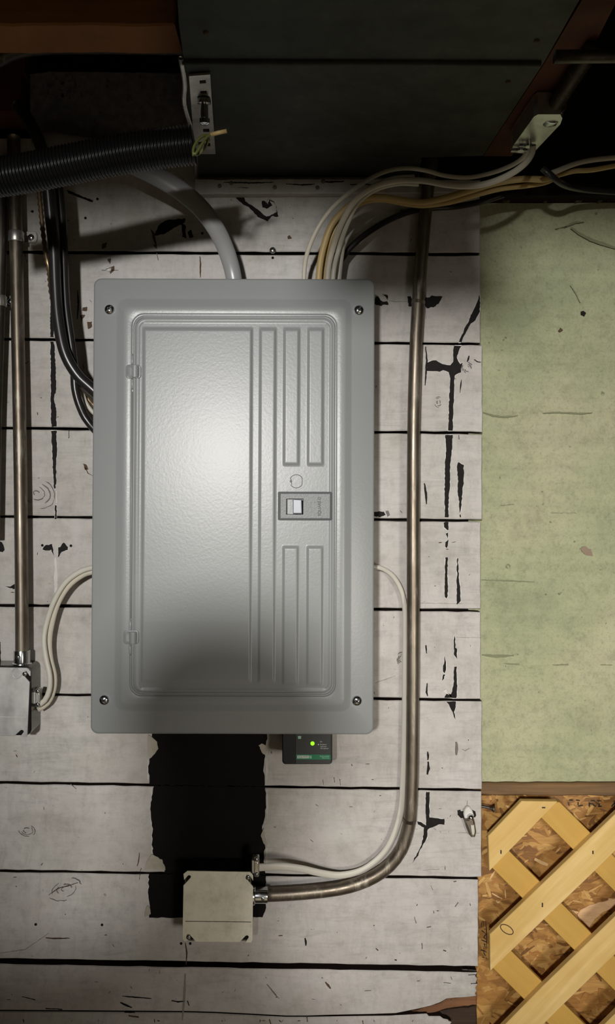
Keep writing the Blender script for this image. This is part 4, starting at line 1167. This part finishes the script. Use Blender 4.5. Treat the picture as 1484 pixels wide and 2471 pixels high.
rows = [0, .065, .105, .2, .24, .36, .40, .52, .56, .68, .72, .86, .9, 1.0]
for k in range(len(rows) - 1):
    for u0, u1 in ((0, .48), (.48, .78), (.78, 1)):
        if k % 2 == 1 and u0 == .48: continue
        q = [bq(u0, rows[k]), bq(u1, rows[k]), bq(u1, rows[k + 1]), bq(u0, rows[k + 1])]
        bm.add(loft([q, [p + Vector((0, 0, 0.0025)) for p in q]], True, True, True))
bm.obj('plate', GALV, br)
obj('plate_backing', *loft([[bq(u, v) + Vector((0, 0, 0.003)) for u, v in ((.02, .02), (.98, .02), (.98, .98), (.02, .98))], [bq(u, v) + Vector((0, 0, 0.0036)) for u, v in ((.02, .02), (.98, .02), (.98, .98), (.02, .98))]], True, True, True), DARK, br)
obj('bolt', *revolve(bq(.63, .30), (0, 0.25, -1), [(0.008, 0), (0.008, 0.005), (0.0045, 0.006), (0.0045, 0.02), (0.006, 0.021), (0.006, 0.026), (0.003, 0.028)], 14), CHROME, br, 40)
# flexible conduit
FH = 0.27
fp = catmull([P(-140, 448, FH), P(-40, 432, FH), P(60, 418, FH), P(180, 394, FH), P(300, 371, FH), P(400, 357, FH), P(468, 350, FH)], 0.00055)
fpn = len(fp)
L = 0; acc = [0]
for i in range(1, fpn): L += (fp[i] - fp[i - 1]).length; acc.append(L)
pit = 8.3 * (D - FH) / F
obj('flexible_conduit', *sweep(fp, lambda t: M(43, FH), None, 28, True, lambda i: 1.0 + 0.075 * cos(2 * pi * acc[i] / pit)), FLEX, None, True, label='black ribbed flexible conduit crossing the upper left corner', cat='conduit')
gw = empty('ground_wire', P(488, 345, FH), label='coiled green wire poking out of the flexible conduit end', cat='wire')
GRNW = plain('green_wire', (0.10, 0.115, 0.03), 0.4)
pts = [P(460, 350, FH)] + [P(484 + 17 * cos(t) + 6 * sin(t), 350 - 22 * sin(t) - 8 * cos(t), FH + 0.004 * t) for t in [i * 0.5 for i in range(22)]] + [P(500, 330, FH + 0.03), P(515, 322, FH + 0.03)]
obj('coil', *sweep(catmull(pts, 0.003), 0.0016, None, 8), GRNW, gw, True)
obj('bare_end', *sweep([P(508, 325, FH + 0.03), P(528, 320, FH + 0.03), P(547, 316, FH + 0.03)], 0.0021, None, 10), NMY, gw, True, label='pale bare wire end')
# header plank, black box on the wall head, horizontal pipe and post at upper left
hp = obj('header_plank', *prism(ragged([(-330, -160), (422, -160), (424, 20), (422, 60), (330, 61), (200, 58), (80, 60), (-330, 64)], 24, 1.2), 0.24, 0.29, 0.002), PLANK, label='old brown wooden plank across the top left corner', cat='beam')
BBX = plain('flaky_grey_sheet', (0.20, 0.20, 0.21), 0.7, 0, 0.4, 0.6, 90, 0.6)
bb = obj('black_sheet', *prism(ragged([(70, 176), (120, 170), (250, 171), (452, 174), (460, 345), (130, 346), (104, 353), (90, 345), (72, 318)], 14, 1.0), 0.0, 0.045, 0.002), BBX, label='flaking black board fixed to the top left of the wall', cat='board')
g = MB()
for i in range(70):
    x, y, s_ = R.uniform(76, 448), R.uniform(176, 335), R.uniform(1, 4)
    if R.random() < .4: x, y = R.uniform(110, 200), R.uniform(178, 240)
    g.add(flat(ragged([(x - s_, y - s_), (x + s_ * .6, y - s_ * 1.2), (x + s_, y + s_), (x - s_ * .5, y + s_ * 1.4)], 3, 1), 0.045, 0.0006))
g.obj('flakes', SCARG, bb, kind='stuff')
obj('pipe', *sweep(catmull([P(-90, 190, .19), P(-20, 150, .19), P(40, 122, .19), P(110, 112, .19), P(250, 110, .19), P(430, 112, .19), P(470, 112, .19)], 0.01), M(19, .19), None, 16), EMTD, None, True, label='dark pipe bending along above the black board', cat='pipe')
obj('trim_3', *prism([(-300, -60), (60, -60), (60, 175), (52, 178), (48, 268), (-300, 268)], 0.0, 0.05), JOIST, kind='structure')
# joist and fittings at the upper right
JZ = CZ + 0.49
jq = [at_z(1166, 377, JZ), at_z(1313, 154, JZ), at_z(1440, -60, JZ), at_z(1520, -60, JZ), at_z(1411, 154, JZ), at_z(1234, 377, JZ)]
obj('ceiling_joist', *loft([jq, [p + Vector((0, 0, 0.16)) for p in jq]], True, True, True), JOIST, label='red brown joist running overhead beside the duct', cat='beam')
obj('pipe', *sweep([at_z(1338, 137, CZ + .452), at_z(1420, 136, CZ + .452), at_z(1700, 134, CZ + .452)], 0.0062, None, 14), EMTD, None, True, label='short dark pipe crossing under the red joist', cat='pipe')
obj('trim_4', *prism([(1012, -700), (1960, -700), (1960, 470), (1165, 472), (1140, 432), (1012, 431)], -0.05, 0.0038), BACKING, kind='structure')
cb = empty('clamp_box', at_z(1295, 330, CZ + .46), label='shiny metal cable clamp box under the red joist', cat='junction box')
zc = CZ + 0.462
cq = [at_z(1232, 368, zc), at_z(1238, 352, zc), at_z(1288, 282, zc), at_z(1298, 276, zc), at_z(1352, 276, zc), at_z(1357, 286, zc), at_z(1352, 300, zc), at_z(1284, 372, zc)]
obj('box_body', *loft([cq, [p + Vector((0, 0, 0.026)) for p in cq]], True, True, True), GALV, cb)
c0 = at_z(1325, 278, zc + 0.012)
obj('connector', *revolve(c0, (0.12, -1, 0.1), [(0.013, -0.004), (0.015, 0), (0.015, 0.008), (0.012, 0.009), (0.012, 0.022), (0.010, 0.023)], 18), CHROME, cb, 40)
obj('pipe_stub', *sweep([c0 + Vector((0, -0.015, 0.001)), c0 + Vector((0.01, -0.12, 0.012))], 0.0095, None, 14), EMTD, cb, True)
for x, y in ((1276, 343), (1256, 354)):
    p = at_z(x, y, zc)
    obj('clamp_screw', *revolve(p, (0, 0, -1), [(0.0035, 0), (0.0035, 0.003), (0.0045, 0.0031), (0.004, 0.006)], 10), CHROME, cb, 40)
    obj('clamp_screw', *sweep([p + Vector((-0.012, 0, -0.004)), p + Vector((0.008, 0, -0.004))], 0.0022, None, 8), CHROME, cb, True)

# ------------------------------------------------------------------ unseen figure added so its head shades the lower panel
def figure(px, py, top):
    hd = top - 0.115
    J = {'pelvis': (-.13, 0.02, hd - .66, .125), 'waist': (-.13, 0.02, hd - .50, .115), 'chest': (-.115, 0, hd - .34, .135), 'upper': (-.085, 0, hd - .23, .115), 'neck': (-.035, -0.005, hd - .135, .055),
         'jaw': (-.012, 0.01, hd - .05, .062), 'head': (0, 0.0, hd + .02, .078), 'crown': (0, -.005, hd + .075, .058)}
    E = [('pelvis', 'waist'), ('waist', 'chest'), ('chest', 'upper'), ('upper', 'neck'), ('neck', 'jaw'), ('jaw', 'head'), ('head', 'crown')]
    for s_, k in ((-1, 'a'), (1, 'b')):
        tx = -.095 + s_ * .165; tz_ = hd - .225 - s_ * .035
        ax = tx + s_ * .05
        J.update({'sh' + k: (tx, 0, tz_, .062), 'el' + k: (ax, -.03, tz_ - .285, .043), 'wr' + k: (ax, .05, tz_ - .525, .030), 'pm' + k: (ax, .065, tz_ - .595, .028),
                  'hp' + k: (-.13 + s_ * .085, .02, hd - .72, .10), 'kn' + k: (-.13 + s_ * .095, .03, hd - 1.08, .062), 'an' + k: (-.13 + s_ * .10, -.02, 0.09, .042), 'to' + k: (-.13 + s_ * .115, .13, 0.035, .034)})
        E += [('upper', 'sh' + k), ('sh' + k, 'el' + k), ('el' + k, 'wr' + k), ('wr' + k, 'pm' + k), ('pelvis', 'hp' + k), ('hp' + k, 'kn' + k), ('kn' + k, 'an' + k), ('an' + k, 'to' + k)]
        for f, (dx, dy, ln) in enumerate(((-.020, .012, .078), (-.007, .006, .088), (.007, 0, .082), (.019, -.006, .066))):
            J['f%d%s' % (f, k)] = (ax + dx * .2, .065 + dx, tz_ - .615, .0095); J['g%d%s' % (f, k)] = (ax - s_ * .012, .068 + dx * 1.2, tz_ - .615 - ln, .0075)
            E += [('pm' + k, 'f%d%s' % (f, k)), ('f%d%s' % (f, k), 'g%d%s' % (f, k))]
        J['t0' + k] = (ax - s_ * .007, .098, tz_ - .595, .011); J['t1' + k] = (ax - s_ * .014, .112, tz_ - .635, .009)
        E += [('pm' + k, 't0' + k), ('t0' + k, 't1' + k)]
    names = list(J); ix = {n_: i for i, n_ in enumerate(names)}
    me = bpy.data.meshes.new('shade_figure')
    me.from_pydata([J[n_][:3] for n_ in names], [(ix[a], ix[b]) for a, b in E], [])
    o = bpy.data.objects.new('shade_figure', me); COL.objects.link(o); o.location = (px, py, 0); WL['shade_figure'] = Vector((px, py, 0))
    md = o.modifiers.new('skin', 'SKIN')
    for i, n_ in enumerate(names):
        sv = me.skin_vertices[0].data[i]; r = J[n_][3]; sv.radius = (r, r * (0.8 if n_ in ('chest', 'upper', 'waist', 'pelvis') else 1)); sv.use_root = n_ == 'pelvis'
    md.use_smooth_shade = True
    sb = o.modifiers.new('subsurf', 'SUBSURF'); sb.levels = 2; sb.render_levels = 2
    me.materials.append(plain('dark_work_clothes', (0.035, 0.038, 0.045), 0.85, 0, 0.2))
    hair = obj('hair', *revolve((px, py - .012, hd + .045), (0, -.15, 1), [(.082, -.02), (.086, .01), (.078, .04), (.055, .068), (.02, .082)], 20), BLKC, o, True)
    tagit(o, 'unseen dark figure added behind the camera to shade the lower panel', 'shade_figure')
    return o


figure(-0.235, -1.26, CZ + 0.045)

# ------------------------------------------------------------------ unseen duct and pendant added behind the camera to darken the wall top
tz = CZ + 0.35
tk = obj('shade_duct', *box(X0 + 0.05, X1 - 0.05, -1.48, -1.20, tz, tz + 0.24), DUCT, label='unseen wide duct added behind the camera to shade the wall top', cat='duct')
for x in (-0.9, 0.2, 1.1):
    obj('hanger', *box(x, x + 0.03, -1.5, -1.18, tz + 0.24, ZT), GALV, tk)
pc = Vector((-0.07, -1.12, CZ + 0.35))  # pendant added to throw the dark patch on the upper right wall
pd = empty('shade_pendant', pc, label='unseen unlit pendant added behind the camera to shade the upper right', cat='lamp')
obj('shade', *revolve(pc, (0, 0, 1), [(0.074, -0.07), (0.077, -0.066), (0.075, -0.04), (0.066, -0.005), (0.05, 0.03), (0.03, 0.055), (0.022, 0.075), (0.02, 0.1)], 32), BLKPL, pd, True)
obj('cord', *sweep([pc + Vector((0, 0, 0.095)), Vector((pc.x, pc.y, ZT))], 0.004, None, 8), BLKC, pd, True)
